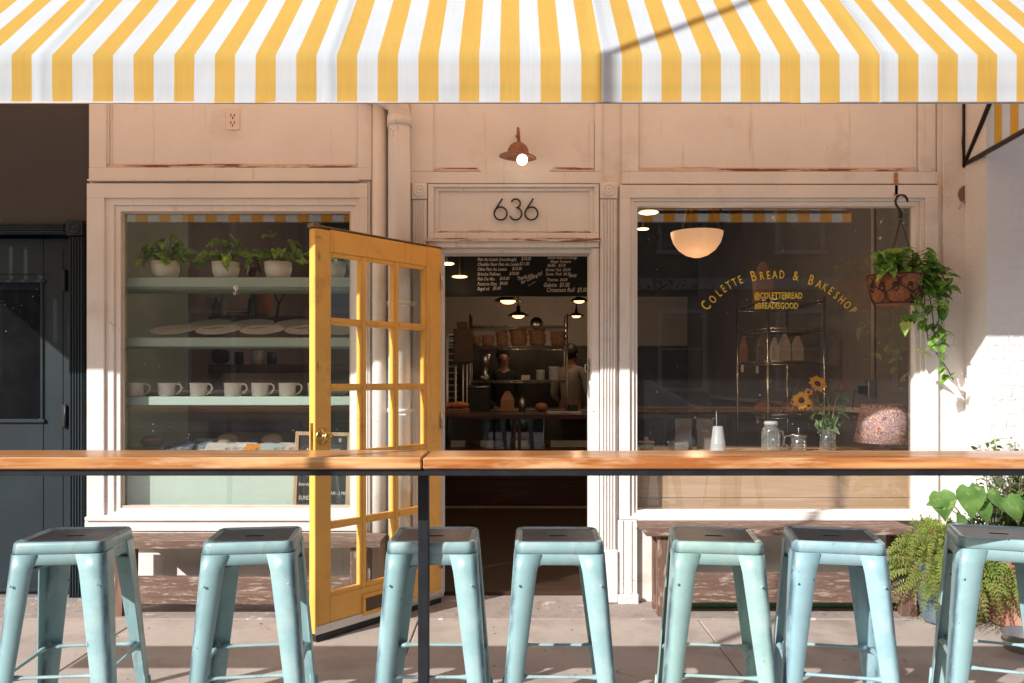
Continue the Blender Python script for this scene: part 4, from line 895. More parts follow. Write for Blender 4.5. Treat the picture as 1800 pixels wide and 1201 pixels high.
g = MB(); g.lathe([(0,0),(.05,0),(.055,.12),(.05,.12),(.045,.01),(0,.01)], n=20); g.tube([(.05,0,.1),(.09,0,.09),(.085,0,.04),(.05,0,.03)],.006,6); weld_thing('jug', g, white_cer, 'white jug on the lower brown shelf', 'jug').location = (FX(452,2.05),2.05,zz)
g = MB(); g.ball((0,0,.07),.09,sz=.7,n=12,jit=.02); weld_thing('dark_bundle', g, mat('dark_cloth',(.03,.03,.035),.9,var=.4), 'dark crumpled bundle on the lower brown shelf', 'cloth').location = (FX(385,2.05),2.05,zz)
for px, lab in ((420,'dark tin beside the white jug'),(478,'dark tin right of the white jug')):
    g = MB(); g.lathe([(0,0),(.04,0),(.04,.10),(.036,.104),(0,.104)], n=18); weld_thing('tin', g, mat('tin_dark',(.06,.07,.07),.3,.6), lab, 'tin', 'tins on the lower brown shelf').location = (FX(px,2.05),2.05,zz)

# ================================================================== RIGHT WINDOW DISPLAY
pine = wood('pale_ply', (.62,.44,.29), (.52,.34,.21), .5, axis=0, scale=.9, bump=.15)
CT_ = thing('window_counter', 'pale plywood counter inside the right window', 'counter', (FX(1363,.3),.3,.03)); ZW = FZ(797,.14)
g = MB(); g.box(FX(1105,.14),2.74,.142,.62,ZW-.03,ZW,.003); obj('counter_top', g, pine, CT_, True)
g = MB(); g.box(FX(1105,.14),2.74,.152,.17,.03,FZ(876,.15),.002); g.box(FX(1105,.14),2.74,.154,.17,FZ(875,.15),ZW-.031,.001); obj('front_panel', g, pine, CT_, True)
def at(px, y=.28): return Vector((FX(px,y), y, ZW+.001))
# cups
t = thing('cup_stack', 'stack of upturned frosted plastic cups on the window counter', 'cups', at(1262,.26))
fr_pl = bpy.data.materials.new('frosted_plastic'); fr_pl.use_nodes = True; b = fr_pl.node_tree.nodes['Principled BSDF']; b.inputs['Base Color'].default_value = (.75,.79,.82,1); b.inputs['Alpha'].default_value = .62; b.inputs['Roughness'].default_value = .3
g = MB(); prof = [(.050,.0),(.050,.004),(.047,.006)]
for i in range(7): prof += [(.0485-.0006*i,.010+i*.006),(.0465-.0006*i,.0135+i*.006)]
prof += [(.030,.150),(.027,.153),(0,.153)]; g.lathe(prof, n=28); obj('cup_wall', g, fr_pl, t)
g = MB(); g.tube([(-.008,0,.153),(-.010,.0,.25)],.0025,6); weld_thing('straw', g, fr_pl, 'thin straw standing up from the upturned cups', 'straw').location = at(1262,.26)
# pitcher, french press, vase, glasses, sugar jar
t = thing('glass_pitcher', 'ribbed clear glass pitcher with lid on the window counter', 'pitcher', at(1355,.26))
g = MB(); r = .054; g.lathe([(0,.004),(r*.96,.004),(r,.012),(r,.120),(r*.94,.136),(r*.70,.150),(r*.70,.162),(r*.66,.162),(r*.66,.150),(r*.9,.134),(r*.94,.12),(r*.94,.012),(0,.010)], n=32); obj('body', g, clear, t)
g = MB()
for i in range(14): a = i*2*math.pi/14; g.tube([(r*1.01*math.cos(a),r*1.01*math.sin(a),.012),(r*1.01*math.cos(a),r*1.01*math.sin(a),.118)],.0018,4)
obj('rib', g, clear, t)
g = MB(); g.lathe([(0,.184),(r*.60,.184),(r*.74,.180),(r*.76,.163),(r*.70,.1625),(0,.1625)], n=24); obj('lid', g, fr_pl, t)
g = MB(); g.tube([(r*.95,0,.125),(r*1.35,0,.12),(r*1.42,0,.08),(r*1.3,0,.03),(r*.95,0,.02)],.006,8); obj('handle', g, clear, t)
t = thing('french_press', 'small glass and steel coffee press between the pitcher and the flowers', 'coffee press', at(1404,.30))
g = MB(); g.lathe([(0,.0),(.045,0),(.045,.09),(.042,.09),(.042,.004),(0,.004)], n=24); obj('beaker', g, clear, t)
g = MB(); g.lathe([(.0,.108),(.02,.106),(.049,.098),(.049,.088),(.0465,.088),(.0465,.086),(.0,.086)], n=24); g.tube([(0,0,.106),(0,0,.13)],.003,6); g.ball((0,0,.134),.008,n=8); obj('lid', g, steel, t)
g = MB(); g.tube([(-.045,0,.094),(-.085,0,.088),(-.092,0,.045),(-.046,0,.012)],.0055,8); obj('handle', g, steel, t)
VS = thing('flower_vase', 'glass vase holding water on the window counter', 'vase', at(1455,.26))
g = MB(); r = .047; g.lathe([(0,.002),(r,.002),(r,.135),(r*.93,.135),(r*.93,.012),(0,.012)], n=28); obj('glass', g, clear, VS)
g = MB(); g.lathe([(0,.0125),(r*.92,.0125),(r*.92,.105),(0,.105)], n=24); obj('water', g, glassm('vase_water',(.85,.88,.68),1,0,0,1.33), VS)
g = MB(); leafg = MB(); base = at(1455,.26)
def st(px, py, y=.26): return P(px,py,y)-base
fl_heads = [(1411,703,.032,'sunflower'),(1437,672,.030,'sunflower')]
FB = thing('flower_bouquet', 'sunflowers and dark red berries with green leaves standing in the vase', 'flowers', base)
paths = [[(1460,788),(1448,755),(1447,725),(1437,705),(1420,698),(1412,703)],[(1450,788),(1458,745),(1457,715),(1453,695),(1446,684),(1437,672)],[(1462,786),(1450,740),(1438,700),(1424,690)],[(1448,786),(1462,740),(1470,705),(1480,680)],[(1456,786),(1442,750),(1434,738)],[(1456,786),(1470,740),(1480,722)]]
for q in paths: g.tube([st(a,b_) for a,b_ in q],.0035,6)
obj('stem', g, mat('flower_stem',(.22,.28,.10),.5), FB)
random.seed(9)
for (px,py) in ((1432,728),(1426,712),(1438,742),(1448,750),(1464,744),(1478,736),(1486,728),(1471,752),(1444,758),(1478,700),(1484,690),(1470,692),(1438,718),(1462,730),(1430,736),(1446,735),(1476,716),(1480,708),(1474,728),(1490,700),(1440,728),(1456,738),(1482,744),(1436,748),(1468,706),(1450,708),(1490,716),(1428,722),(1460,752)):
    leaf(leafg, st(px,py,.26+rnd(-.03,.03)), (rnd(-1,1),rnd(-.8,.1),rnd(-.8,.5)), rnd(.05,.085), cup=.4, w=.6, roll=rnd(-.8,.8))
obj('foliage', leafg, leafm('bouquet_leaf',(.10,.18,.07),(.24,.34,.15),None,20), FB)
petal = mat('sunflower_petal', (.90,.40,.015), .5, var=.1); disc = mat('flower_disc', (.06,.03,.015), .9); berry = mat('dark_berry', (.32,.02,.02), .35)
for (px,py,rr,tlt,n1) in ((1409,704,.056,(-.45,-1,.05),18),(1437,675,.060,(.1,-.75,.55),18),(1421,712,.034,(.5,-1,-.2),14),(1421,690,.030,(-.2,-.9,.5),12)):
    g = MB(); c = st(px,py,.235); ax = Vector(tlt).normalized(); Mx = Matrix.Translation(c) @ ax.to_track_quat('Z','Y').to_matrix().to_4x4()
    for k in range(n1):
        a = 2*math.pi*k/n1+rnd(-.1,.1); l = rr*rnd(.85,1.15)
        vs = [(.3*rr,-.12*rr,.002),(.65*l,-.19*rr,.006+rnd(0,.004)),(l,0,rnd(0,.01)),(.65*l,.19*rr,.006),(.3*rr,.12*rr,.002)]
        g.poly([Mx @ Matrix.Rotation(a,4,'Z') @ Vector(v) for v in vs])
    hd = obj('flower_head', g, petal, FB)
    g = MB(); g.lathe([(.0,.008),(rr*.28,.007),(rr*.36,.0),(0,-.002)], n=14, M=Mx); obj('disc', g, disc, hd)
g = MB()
for (cx2,cy2) in ((1430,688),(1424,697),(1433,694),(1475,682),(1483,676),(1470,686)):
    for k in range(11):
        g.ball(st(cx2+rnd(-6,6),cy2+rnd(-5,5),.25+rnd(-.015,.015)), rnd(.0055,.0075), n=6)
obj('berry_cluster', g, berry, FB); 
bpy.data.objects['berry_cluster']['kind'] = 'stuff'
t = thing('glass_bowl', 'low clear glass bowl left of the cup stack', 'bowl', at(1192,.30)); g = MB(); g.lathe([(0,.002),(.05,.002),(.062,.01),(.068,.058),(.064,.058),(.058,.012),(0,.008)], n=28); obj('body', g, clear, t)
t = thing('sugar_jar', 'clear sugar jar with a wooden knob lid at the left end of the window counter', 'jar', at(1136,.30)); g = MB(); g.lathe([(0,.002),(.045,.002),(.048,.05),(.044,.05),(.042,.006),(0,.005)], n=24); obj('body', g, clear, t)
g = MB(); g.lathe([(0,.051),(.05,.051),(.05,.058),(.012,.062),(.011,.070),(.015,.078),(.0,.086)], n=20); obj('lid', g, oak, t)
for px, lab in ((1202,'grey menu card left of its twin in the right window'),(1240,'grey menu card right of its twin in the right window')):
    g = MB(); g.box(-.052,.052,-.004,.004,0,.19,.001,Matrix.Rotation(R(-6),4,'X')); weld_thing('menu_card', g, mat('grey_card',(.20,.17,.15),.7), lab, 'card', 'grey cards standing on the window counter').location = at(px,.45)
# patterned lamp
LP = thing('table_lamp', 'lamp with flowered drum shade and white foot on the window counter', 'lamp', at(1552,.36))
flo = bpy.data.materials.new('flowered_fabric'); flo.use_nodes = True; nt = flo.node_tree; N = nt.nodes; L = nt.links; b = N['Principled BSDF']
tc = N.new('ShaderNodeTexCoord'); ns = N.new('ShaderNodeTexNoise'); ns.inputs['Scale'].default_value = 14; L.new(tc.outputs['Object'], ns.inputs['Vector'])
va = N.new('ShaderNodeVectorMath'); va.operation = 'MULTIPLY_ADD'; va.inputs[1].default_value = (.09,.09,.09); L.new(ns.outputs['Color'], va.inputs[0]); L.new(tc.outputs['Object'], va.inputs[2])
v1 = N.new('ShaderNodeTexVoronoi'); v1.inputs['Scale'].default_value = 24; L.new(va.outputs[0], v1.inputs['Vector'])
v2 = N.new('ShaderNodeTexVoronoi'); v2.feature = 'DISTANCE_TO_EDGE'; v2.inputs['Scale'].default_value = 46; L.new(va.outputs[0], v2.inputs['Vector'])
r1 = N.new('ShaderNodeValToRGB'); e = r1.color_ramp.elements; e[0].position = 0; e[0].color = (.04,.03,.06,1); e[1].position = .22; e[1].color = (.80,.30,.15,1)
for p_, c in ((.36,(.80,.55,.38,1)),(.48,(.80,.62,.52,1)),(.60,(.42,.27,.33,1)),(.8,(.70,.42,.34,1))): q = e.new(p_); q.color = c
mm = N.new('ShaderNodeMath'); mm.operation = 'MULTIPLY'; mm.inputs[1].default_value = 1.25; L.new(v1.outputs['Distance'], mm.inputs[0])
L.new(mm.outputs[0], r1.inputs[0]); lt_ = N.new('ShaderNodeMath'); lt_.operation = 'LESS_THAN'; lt_.inputs[1].default_value = .045; L.new(v2.outputs['Distance'], lt_.inputs[0])
x = N.new('ShaderNodeMix'); x.data_type = 'RGBA'; L.new(lt_.outputs[0], x.inputs[0]); L.new(r1.outputs[0], x.inputs[6]); x.inputs[7].default_value = (.20,.10,.16,1); L.new(x.outputs[2], b.inputs['Base Color']); b.inputs['Roughness'].default_value = .9
kk = (CD+.36)/F; zt = FZ(711,.36)-ZW; zb2 = FZ(778,.36)-ZW
g = MB(); r0, r1_ = 48*kk, 35*kk; g.lathe([(r0-.003,zb2),(r0,zb2),(r1_,zt),(r1_-.003,zt),(r0-.006,zb2+.003)], n=48); obj('lamp_shade', g, flo, LP)
g = MB(); g.lathe([(0,0),(.062,0),(.066,.004),(.060,.008),(.028,.016),(.016,.035),(.012,zb2+.08),(0,zb2+.08)], n=28); obj('lamp_foot', g, white_cer, LP)
# wire rack in the window
RK = thing('wire_rack', 'chrome wire shelving rack behind the right window', 'rack', (2.34,2.45,.03))
xA, xB, yA, yB = 2.11, 2.575, 2.0, 2.9; chrome = mat('chrome_wire', (.62,.60,.58), .22, 1)
for x in (xA, xB):
    for y in (yA, yB): g = MB(); g.tube([(x,y,.03),(x,y,1.965)],.0115,8); obj('post', g, chrome, RK, True)
def wireshelf(parent, xa_, xb_, ya_, yb_, z, mt, n=10, nz=9):
    g = MB()
    for y in (ya_, yb_):
        g.tube([(xa_,y,z),(xb_,y,z)],.004,5); g.tube([(xa_,y,z-.028),(xb_,y,z-.028)],.004,5)
        q = []; 
        for i in range(nz*2+1): q.append((xa_+.02+(xb_-xa_-.04)*i/(nz*2), y, z-.003 if i % 2 else z-.025))
        g.tube(q,.0036,4)
    for x in (xa_, xb_):
        g.tube([(x,ya_,z),(x,yb_,z)],.004,5); g.tube([(x,ya_,z-.028),(x,yb_,z-.028)],.004,5)
        q = []
        m_ = max(6,int((yb_-ya_)/.03)*2)
        for i in range(m_+1): q.append((x, ya_+.02+(yb_-ya_-.04)*i/m_, z-.003 if i % 2 else z-.025))
        g.tube(q,.0025,4)
    for i in range(1,n): x = xa_+(xb_-xa_)*i/n; g.tube([(x,ya_,z+.003),(x,yb_,z+.003)],.0022,4)
    for y in (ya_+(yb_-ya_)*.33, ya_+(yb_-ya_)*.66): g.tube([(xa_,y,z-.003),(xb_,y,z-.003)],.0035,4)
    return obj('wire_shelf', g, mt, parent, True)
rz_ = [FZ(q,2.0) for q in (526,577,635,730)]
for z in rz_: wireshelf(RK, xA, xB, yA, yB, z, chrome, 14, 5)
wireshelf(RK, xA, xB, yA, yB, .40, chrome, 14, 5)
bagw = mat('paper_bag_white', (.52,.44,.38), .8, var=.1, vscale=14, bump=.5, bscale=20)
def bag(px, y, z, w, h, mt, lab, lean=0, grp='paper bags on the wire rack'):
    t = thing('paper_bag', lab, 'bag', (FX(px,y), y, z), group=grp); k = (CD+y)/F; w *= k/2; h *= k
    g = MB(); d = w*.6
    vs = [[(-w,-d,0),(w,-d,0),(w,d,0),(-w,d,0)],[(-w,-d,h*.55),(w,-d,h*.55),(w,d,h*.55),(-w,d,h*.55)],[(-w*.75,-d*.4,h*.75),(w*.75,-d*.4,h*.75),(w*.75,d*.4,h*.75),(-w*.75,d*.4,h*.75)],[(-w*.28+lean,-.006,h*.99),(w*.28+lean,-.006,h*1.0),(w*.3+lean,.006,h*1.0),(-w*.3+lean,.006,h*.98)]]
    rr = [[g.bm.verts.new(v) for v in ring] for ring in vs]
    for a,b_ in zip(rr, rr[1:]):
        for i in range(4): g.bm.faces.new([a[i],a[(i+1)%4],b_[(i+1)%4],b_[i]])
    g.bm.faces.new(rr[0]); g.bm.faces.new(rr[-1]); bmesh.ops.bevel(g.bm, geom=g.bm.edges[:], offset=.004, segments=1, affect='EDGES')
    obj('bag_body', g, mt, t); g = MB(); g.box(-w*.34+lean,w*.34+lean,-.009,.009,h*.93,h*.965); obj('fold_clip', g, mt, t); return t
zb3 = rz_[2]+.006
bag(1401,2.15,zb3,20,44,bagw,'white paper bag at the right on the wire rack',.004); bag(1379,2.15,zb3,20,48,bagw,'white paper bag in the middle on the wire rack',.0); bag(1361,2.2,zb3,14,42,bagw,'narrow white paper bag just right of the rack post',.003)
bag(1341,2.5,zb3,22,50,mat('grey_bag',(.20,.17,.15),.8,var=.4,vscale=40),'grey striped bag just left of the rack post',.003); bag(1307,2.8,zb3,14,44,kraft,'brown paper bag at the left end of the wire rack',-.002)
bag(1341,2.7,FZ(520,2.0)+.01,32,72,kraft,'tall brown paper bag behind the lettering, on top of the wire rack',0,'paper bags higher up')
crust = mat('golden_crust', (.42,.15,.055), .5, var=.35, vscale=22, bump=.5, bscale=30); film = glassm('plastic_film', (.93,.92,.9), 3.5, .12, 0)
for px, y, w, lab in ((1346,2.25,42,'plastic wrapped loaf at the left on the wire rack'),(1395,2.2,46,'plastic wrapped loaf at the right on the wire rack, behind the sunflower')):
    t = thing('wrapped_loaf', lab, 'bread', (FX(px,y),y,rz_[3]+.006), group='wrapped loaves on the wire rack'); k = (CD+y)/F; r = w*k/2
    g = MB(); g.ball((0,0,r*.5),r*.92,sy=.6,sz=.56,n=16,jit=.008); obj('crust', g, crust, t)
    g = MB(); random.seed(px); g.lathe([(0,.001),(r*.9,.001),(r,r*.3),(r*.98,r*.8),(r*.55,r*1.15),(r*.14,r*1.35),(r*.16,r*1.6),(r*.42,r*2.5),(r*.5,r*2.8)], n=18, sy=.62)
    for v in g.bm.verts: v.co += Vector((rnd(-1,1),rnd(-1,1),rnd(-.5,.5)))*.008
    for f in g.bm.faces: f.smooth = False
    obj('plastic_wrap', g, film, t)
for px, py, lab in ((1305,648,'small white price tag at the left of the wire rack'),(1331,650,'small white price tag hanging beside the rack post'),(1332,738,'slanted white price tag under the wrapped loaf')):
    g = MB(); g.box(-.012,.012,-.001,.001,-.032,.032,0); o = weld_thing('price_tag', g, paper, lab, 'tag', 'tags on the wire rack'); o.location = P(px,py,2.35); 
# conduit with outlet on the right inner wall
g = MB(); x = 2.735; yy2 = x*F/(1535-900)-CD; g.tube([(x,yy2,3.3),(x,yy2,FZ(668,yy2))],.014,8); t = thing('wall_conduit', 'thin pipe running down the inner wall to a socket box', 'pipe', (x,yy2,FZ(668,yy2))); obj('pipe', g, iwhite, t, True)
g = MB(); g.box(x-.05,x+.01,yy2-.03,yy2+.03,FZ(698,yy2),FZ(669,yy2),.004); obj('socket_box', g, steel, t, True)
g = MB(); g.box(x-.11,x-.055,yy2-.02,yy2+.02,FZ(693,yy2),FZ(678,yy2),.004); g.tube([(x-.08,yy2,FZ(693,yy2)),(x-.15,yy2-.02,FZ(686,yy2)),(x-.17,yy2-.03,FZ(720,yy2))],.004,5); obj('plug', g, black, t, True)

# ================================================================== SHOP INTERIOR THROUGH THE DOOR
warm = (1,.62,.30)
e_disc = emis('opal_glow', (1,.60,.28), 1.6); e_dome = emis('opal_dome', (.95,.52,.26), .42); shade_m = mat('dark_bronze_shade', (.045,.025,.012), .4, .6)
def pendant(px, py, y, w, lab, st_, drop=True):
    c = P(px,py,y); k = (CD+y)/F; r = w*k/2
    t = thing('pendant_lamp', lab, 'lamp', c, group='lit pendant lamps inside the shop')
    g = MB(); g.lathe([(0,r*.95),(r*.16,r*.95),(r*.20,r*.45),(r*.5,r*.34),(r,r*.08),(r,0),(r*.97,.0),(r*.9,r*.06),(r*.45,r*.25),(0,r*.27)], n=28); obj('lamp_shade', g, shade_m, t)
    g = MB(); g.lathe([(0,-r*.20),(r*.35,-r*.17),(r*.55,-r*.04),(r*.56,r*.10),(0,r*.12)], n=24); obj('bulb_globe', g, st_, t)
    g = MB(); g.tube([(0,0,r*.9),(0,0,3.299-c.z)],.009,6); obj('cord', g, shade_m, t)
pendant(893,530,4.0,48,'larger pendant lamp nearer the door, left of centre in the doorway',e_disc)
pendant(911,556,5.2,38,'lower pendant lamp hanging just right of the larger one',e_disc)
pendant(1018,530,4.0,34,'pendant lamp at the right edge of the doorway, the higher one',e_disc)
pendant(1013,556,5.2,28,'pendant lamp at the right edge of the doorway, the lower one',e_disc)
for px,py,y,w,lab in ((785,464,2.6,28,'flat glowing ceiling lamp beside the door stile'),(808,487,3.4,28,'flat glowing ceiling lamp lower left in the doorway'),(918,517,3.9,20,'small glowing lamp just below the menu board'),(1140,374,1.5,36,'flat glowing ceiling lamp at the top left of the right window'),(1130,403,2.3,22,'smaller glowing ceiling lamp below the top left one in the right window')):
    c = P(px,py,y); k = (CD+y)/F; r = w*k/2; t = thing('ceiling_lamp', lab, 'lamp', c, group='flat glowing lamps inside the shop')
    g = MB(); g.lathe([(0,-r*.10),(r*.8,-r*.07),(r,0),(r*.9,r*.1),(0,r*.12)], n=28); obj('diffuser', g, e_disc, t)
    g = MB(); g.tube([(0,0,r*.1),(0,0,3.299-c.z)],.008,6); obj('rod', g, shade_m, t)
c = P(1225,409,1.3); t = thing('dome_pendant', 'large amber glass dome lamp hanging in the right window', 'lamp', c); k = 6.0/F; r = 45.5*k
g = MB(); g.lathe([(r,.0),(r*.985,-r*.12),(r*.90,-r*.40),(r*.70,-r*.68),(r*.42,-r*.88),(r*.15,-r*.965),(0,-r*.97)]+[(0,-r*.94),(r*.40,-r*.85),(r*.67,-r*.66),(r*.87,-r*.38),(r*.965,.0)], n=40); g.lathe([(r*.965,.0),(r*.6,r*.05),(0,r*.07)], n=40); obj('glass_bowl', g, e_dome, t)
g = MB(); 
for a in (0,2.1,4.2): g.tube([(r*.9*math.cos(a),r*.9*math.sin(a),.01),(0,0,.5)],.004,5)
g.tube([(0,0,.5),(0,0,3.299-c.z)],.006,6); obj('suspension', g, shade_m, t)
g = MB(); c = P(1364,382,1.0); g.ball((0,0,0),.030,n=16); g.tube([(0,0,.03),(0,0,.05)],.015,10); g.tube([(0,0,.05),(0,0,3.299-c.z)],.003,5); o = weld_thing('clear_bulb', g, clear, 'clear bulb hanging high in the right window', 'bulb'); o.location = c
# menu board
MBd = thing('menu_board', 'long black chalk menu board hanging above the counter', 'menu board', (.3,3.6,FZ(520,3.6)))
g = MB(); yM = 3.6; g.box(-1.05,1.9,yM,yM+.04,FZ(521,yM),3.25,.004); obj('board', g, mat('chalkboard',(.010,.011,.011),.7,var=.5,vscale=3,spec=.15), MBd, True)
chalk = emis('chalk', (.55,.50,.48), .0); chalk = mat('chalk',(.50,.47,.45),.8,var=.1)
g = MB(); ky = (CD+yM)/F
def ch(txt, px, py, sz, al='LEFT', rot=0, wd=.75): g.text(txt, sz*ky, Matrix.Translation((FX(px,yM), yM-.004, FZ(py,yM))) @ STAND @ Matrix.Rotation(R(rot),4,'Z') @ Matrix.Diagonal((wd,1,1,1)), .0008, al, .25, off=.0006)
for k2,(a,b_) in enumerate((('Pain Au Levain (sourdough)','$10.00'),('Cheddar Beer Pain Au Levain','$11.00'),('Olive Pain Au Levain','$10.00'),('Brioche Pullman','$10.00'),('Pain De Mie','$10.00'),('Focaccia Slice','$4.00'),('Bagel x6','$5.00'))):
    ch(a,839,459+k2*8.6,8.2); ch(b_,(924,921,908,903,886,886,874)[k2]-8,458+k2*8.6,8.2)
for a,px,py,s in (('whole wheat sourdough',962,453,7.5),('Ginger Turmeric',967,460,7.5),('Muffin   $3.50',962,467,8),('Brown Tart  $4.50',959,474.5,8),('Scone  Fruit  $4.50',959,482,8),('$4.00',1000,485,8),('Tiramisu  $4.00',961,492,8),('Galette  $5.00',955,502,11),('Cinnamon Roll  $5.00',960,511,11.5)): ch(a,px,py+2.5,s*.95)
ch('Thank you',910,494,9,rot=18); ch('for Coming by!',917,500,9,rot=26); g.tube([P(928,503,yM-.004),P(942,495,yM-.004)],.0025,4)
obj('chalk_writing', g, chalk, MBd, True); 
# display case
DC = thing('display_case', 'dark wooden pastry counter with glass front facing the door', 'counter', (.2,3.7,.03)); yC = 3.4; zc = FZ(729,yC)
dk = wood('dark_mahogany', (.085,.035,.022), (.05,.02,.014), .35, axis=0, scale=2)
g = MB(); g.box(-1.35,1.6,yC-.04,4.15,zc-.045,zc,.005); obj('counter_top', g, dk, DC, True)
g = MB(); g.box(-1.3,1.55,yC,4.1,.03,FZ(790,yC),.004); g.box(-1.3,1.55,yC-.012,yC-.001,FZ(842,yC),FZ(832,yC),.003); obj('base', g, dk, DC, True)
g = MB()
for x in (-1.3, FX(907,yC)-.035, FX(907,yC)-.0+.02, 1.5): g.box(x,x+.03,yC,yC+.04,FZ(790,yC)+.0005,zc-.0455,.002)
g.box(-1.3,1.55,4.05,4.10,FZ(790,yC)+.0005,zc-.0455,.002); obj('frame', g, dk, DC, True)
g = MB(); g.box(-1.27,1.5,yC+.012,yC+.018,FZ(789.5,yC),zc-.046); obj('glass_front', g, glassm('case_glass',refl=1.6,dust_sheen=0), DC, True)
g = MB(); g.box(-1.27,1.5,4.02,4.04,FZ(790,yC)+.001,zc-.047); obj('back_panel', g, dk, DC, True)
random.seed(4)
for px, lab in ((805,'price card at the left in the display case'),(857,'second price card from the left in the display case'),(914,'price card beside the case post'),(981,'price card standing behind the case reflection'),(1005,'price card second from the right in the case'),(1026,'rightmost price card in the case')):
    y = 3.55; g = MB(); w = .075; a = R(rnd(-14,14)); M = Matrix.Rotation(a,4,'Z') @ Matrix.Rotation(R(-15),4,'X'); g.box(-w,0,-.001,.001,0,.07,0,M @ Matrix.Rotation(R(8),4,'Z')); g.box(.0005,w,-.001,.001,0,.07,0,M @ Matrix.Rotation(R(-8),4,'Z'))
    t = weld_thing('price_card', g, paper, lab, 'card', 'folded price cards in the display case'); t.location = (FX(px,y), y, FZ(789,yC)+.001)
past = mat('pastry', (.30,.13,.05), .6, var=.3, vscale=30)
for k2 in range(9):
    g = MB(); g.ball((0,0,.03),.055,sz=.6,sy=.7,n=12,jit=.008); t = weld_thing('pastry', g, past, 'brown pastry on the floor of the display case', 'pastry', 'pastries in the display case'); t.location = (-.85+k2*.24, 3.75+rnd(-.05,.05), FZ(790,yC)+.002)
# on the counter
t = thing('bread_board', 'wooden board on the counter near the door stile', 'board', (FX(802,3.6),3.6,zc)); g = MB(); g.box(-.24,.14,-.1,.1,0,.05,.006); obj('board', g, mat('board_wood',(.20,.10,.05),.6), t)
for px,py,s,lab in ((786,707,1,'rolled loaf leaning at the left of the bread board'),(806,713,1.3,'round flat loaf on the bread board')):
    g = MB(); g.ball((0,0,0),.085*s,sz=.35,sy=.5,n=14,jit=.008); t = weld_thing('loaf', g, crust, lab, 'bread', 'loaves on the bread board'); t.location = P(px,py,3.6); t.location.z = zc+.05+.03*s; t.rotation_euler = (0,R(-20 if s==1 else 0),0)
for px,lab in ((976,'white napkin pile left on the counter'),(1006,'white napkin pile right on the counter')):
    t = thing('napkin_pile', lab, 'napkins', (FX(px,3.6),3.6,zc), group='napkins on the counter'); g = MB()
    for i in range(4): g.box(-.09+rnd(-.01,.01),.09+rnd(-.01,.01),-.06,.06,.0005+i*.006,.0055+i*.006,.002,Matrix.Rotation(R(rnd(-6,6)),4,'Z'))
    obj('napkins', g, paper, t)
# kitchen rack with bowls
KR = thing('kitchen_rack', 'metal kitchen rack behind the counter holding proofing baskets', 'rack', (.1,4.8,.03)); xa_, xb_ = FX(826,4.6), FX(997,4.6)
dim = mat('dull_chrome',(.42,.38,.35),.3,.9)
for x in (xa_, xb_):
    for y in (4.6,5.0): g = MB(); g.tube([(x,y,.03),(x,y,FZ(552,4.6))],.011,8); obj('post', g, dim, KR, True)
kz = [FZ(q,4.6) for q in (573,609,669)]
for z in kz: wireshelf(KR, xa_, xb_, 4.6, 5.0, z, dim, 22, 16)
bsk = mat('proofing_basket', (.26,.14,.075), .8, var=.2, vscale=30, bump=.6)
def basket(px, w, n, hs, lab):
    for i in range(n):
        k = 9.35/F; r = w*k/2; h = hs*k
        g = MB(); g.lathe([(0,0),(r*.66,0),(r*.80,.015),(r,h),(r*.94,h),(r*.74,.02),(0,.015)], n=24)
        t = weld_thing('proofing_basket', g, bsk, lab[i], 'basket', 'proofing baskets on the kitchen rack'); t.location = (FX(px,4.75), 4.75, kz[1]+.006+i*h*.62)
        if i == n-1 and n == 3: t.rotation_euler = (0, R(-9), 0)
basket(838,15,2,11,['lower basket at the far left of the rack','upper basket at the far left of the rack']); basket(858,24,2,12,['lower of two small baskets left of centre','upper of two small baskets left of centre'])
basket(883,23,3,12,['bottom of three narrow baskets','middle of three narrow baskets','top of three narrow baskets, slightly tilted']); basket(912,32,3,14,['bottom of the three wide baskets in the middle','middle one of the three wide baskets in the middle','top tilted wide basket in the middle'])
basket(945,32,3,13,['bottom basket of the wide stack right of the middle','paler middle basket of the wide stack right of the middle','top basket of the wide stack right of the middle']); basket(981,30,2,16,['lower large basket beside the rack post','upper large basket beside the rack post'])
g = MB(); g.lathe([(0,0),(.075,0),(.075,.01),(0,.012)], n=28, M=Matrix.Rotation(R(80),4,'X')); t = weld_thing('steel_lid', g, steel, 'round steel lid standing on the top shelf of the kitchen rack', 'lid'); t.location = (FX(943,4.8),4.8,kz[0]+.04)
zs4 = kz[2]+.006
for px,w,h,lab in ((950,16,18,'shorter stack of clear tubs on the third rack shelf'),(974,20,24,'taller striped stack of clear tubs on the third rack shelf')):
    k = 9.4/F; g = MB(); r = w*k/2; H_ = h*k; pr = []
    for i in range(8): pr += [(r,H_*i/8),(r*.93,H_*(i+.8)/8)]
    g.lathe([(0,0)]+pr+[(0,H_)], n=20); t = weld_thing('tub_stack', g, fr_pl, lab, 'containers', 'tub stacks on the kitchen rack'); t.location = (FX(px,4.8),4.8,zs4)
g = MB(); g.box(-.05,.05,-.01,.01,0,.055,.003); t = weld_thing('counter_sign', g, paper, 'small white sign on the third rack shelf', 'sign'); t.location = (FX(924,4.65),4.65,zs4)
t = thing('coffee_grinder', 'steel coffee machine standing behind the counter', 'coffee machine', (FX(853,4.85),4.85,zs4)); g = MB(); g.lathe([(0,0),(.05,0),(.05,.02),(.03,.03),(.03,.16),(.045,.18),(.06,.30),(.0,.31)], n=20); obj('body', g, steel, t)
g = MB(); g.box(-.05,.05,-.06,.0,.02,.05,.004); obj('drip_tray', g, steel, t)
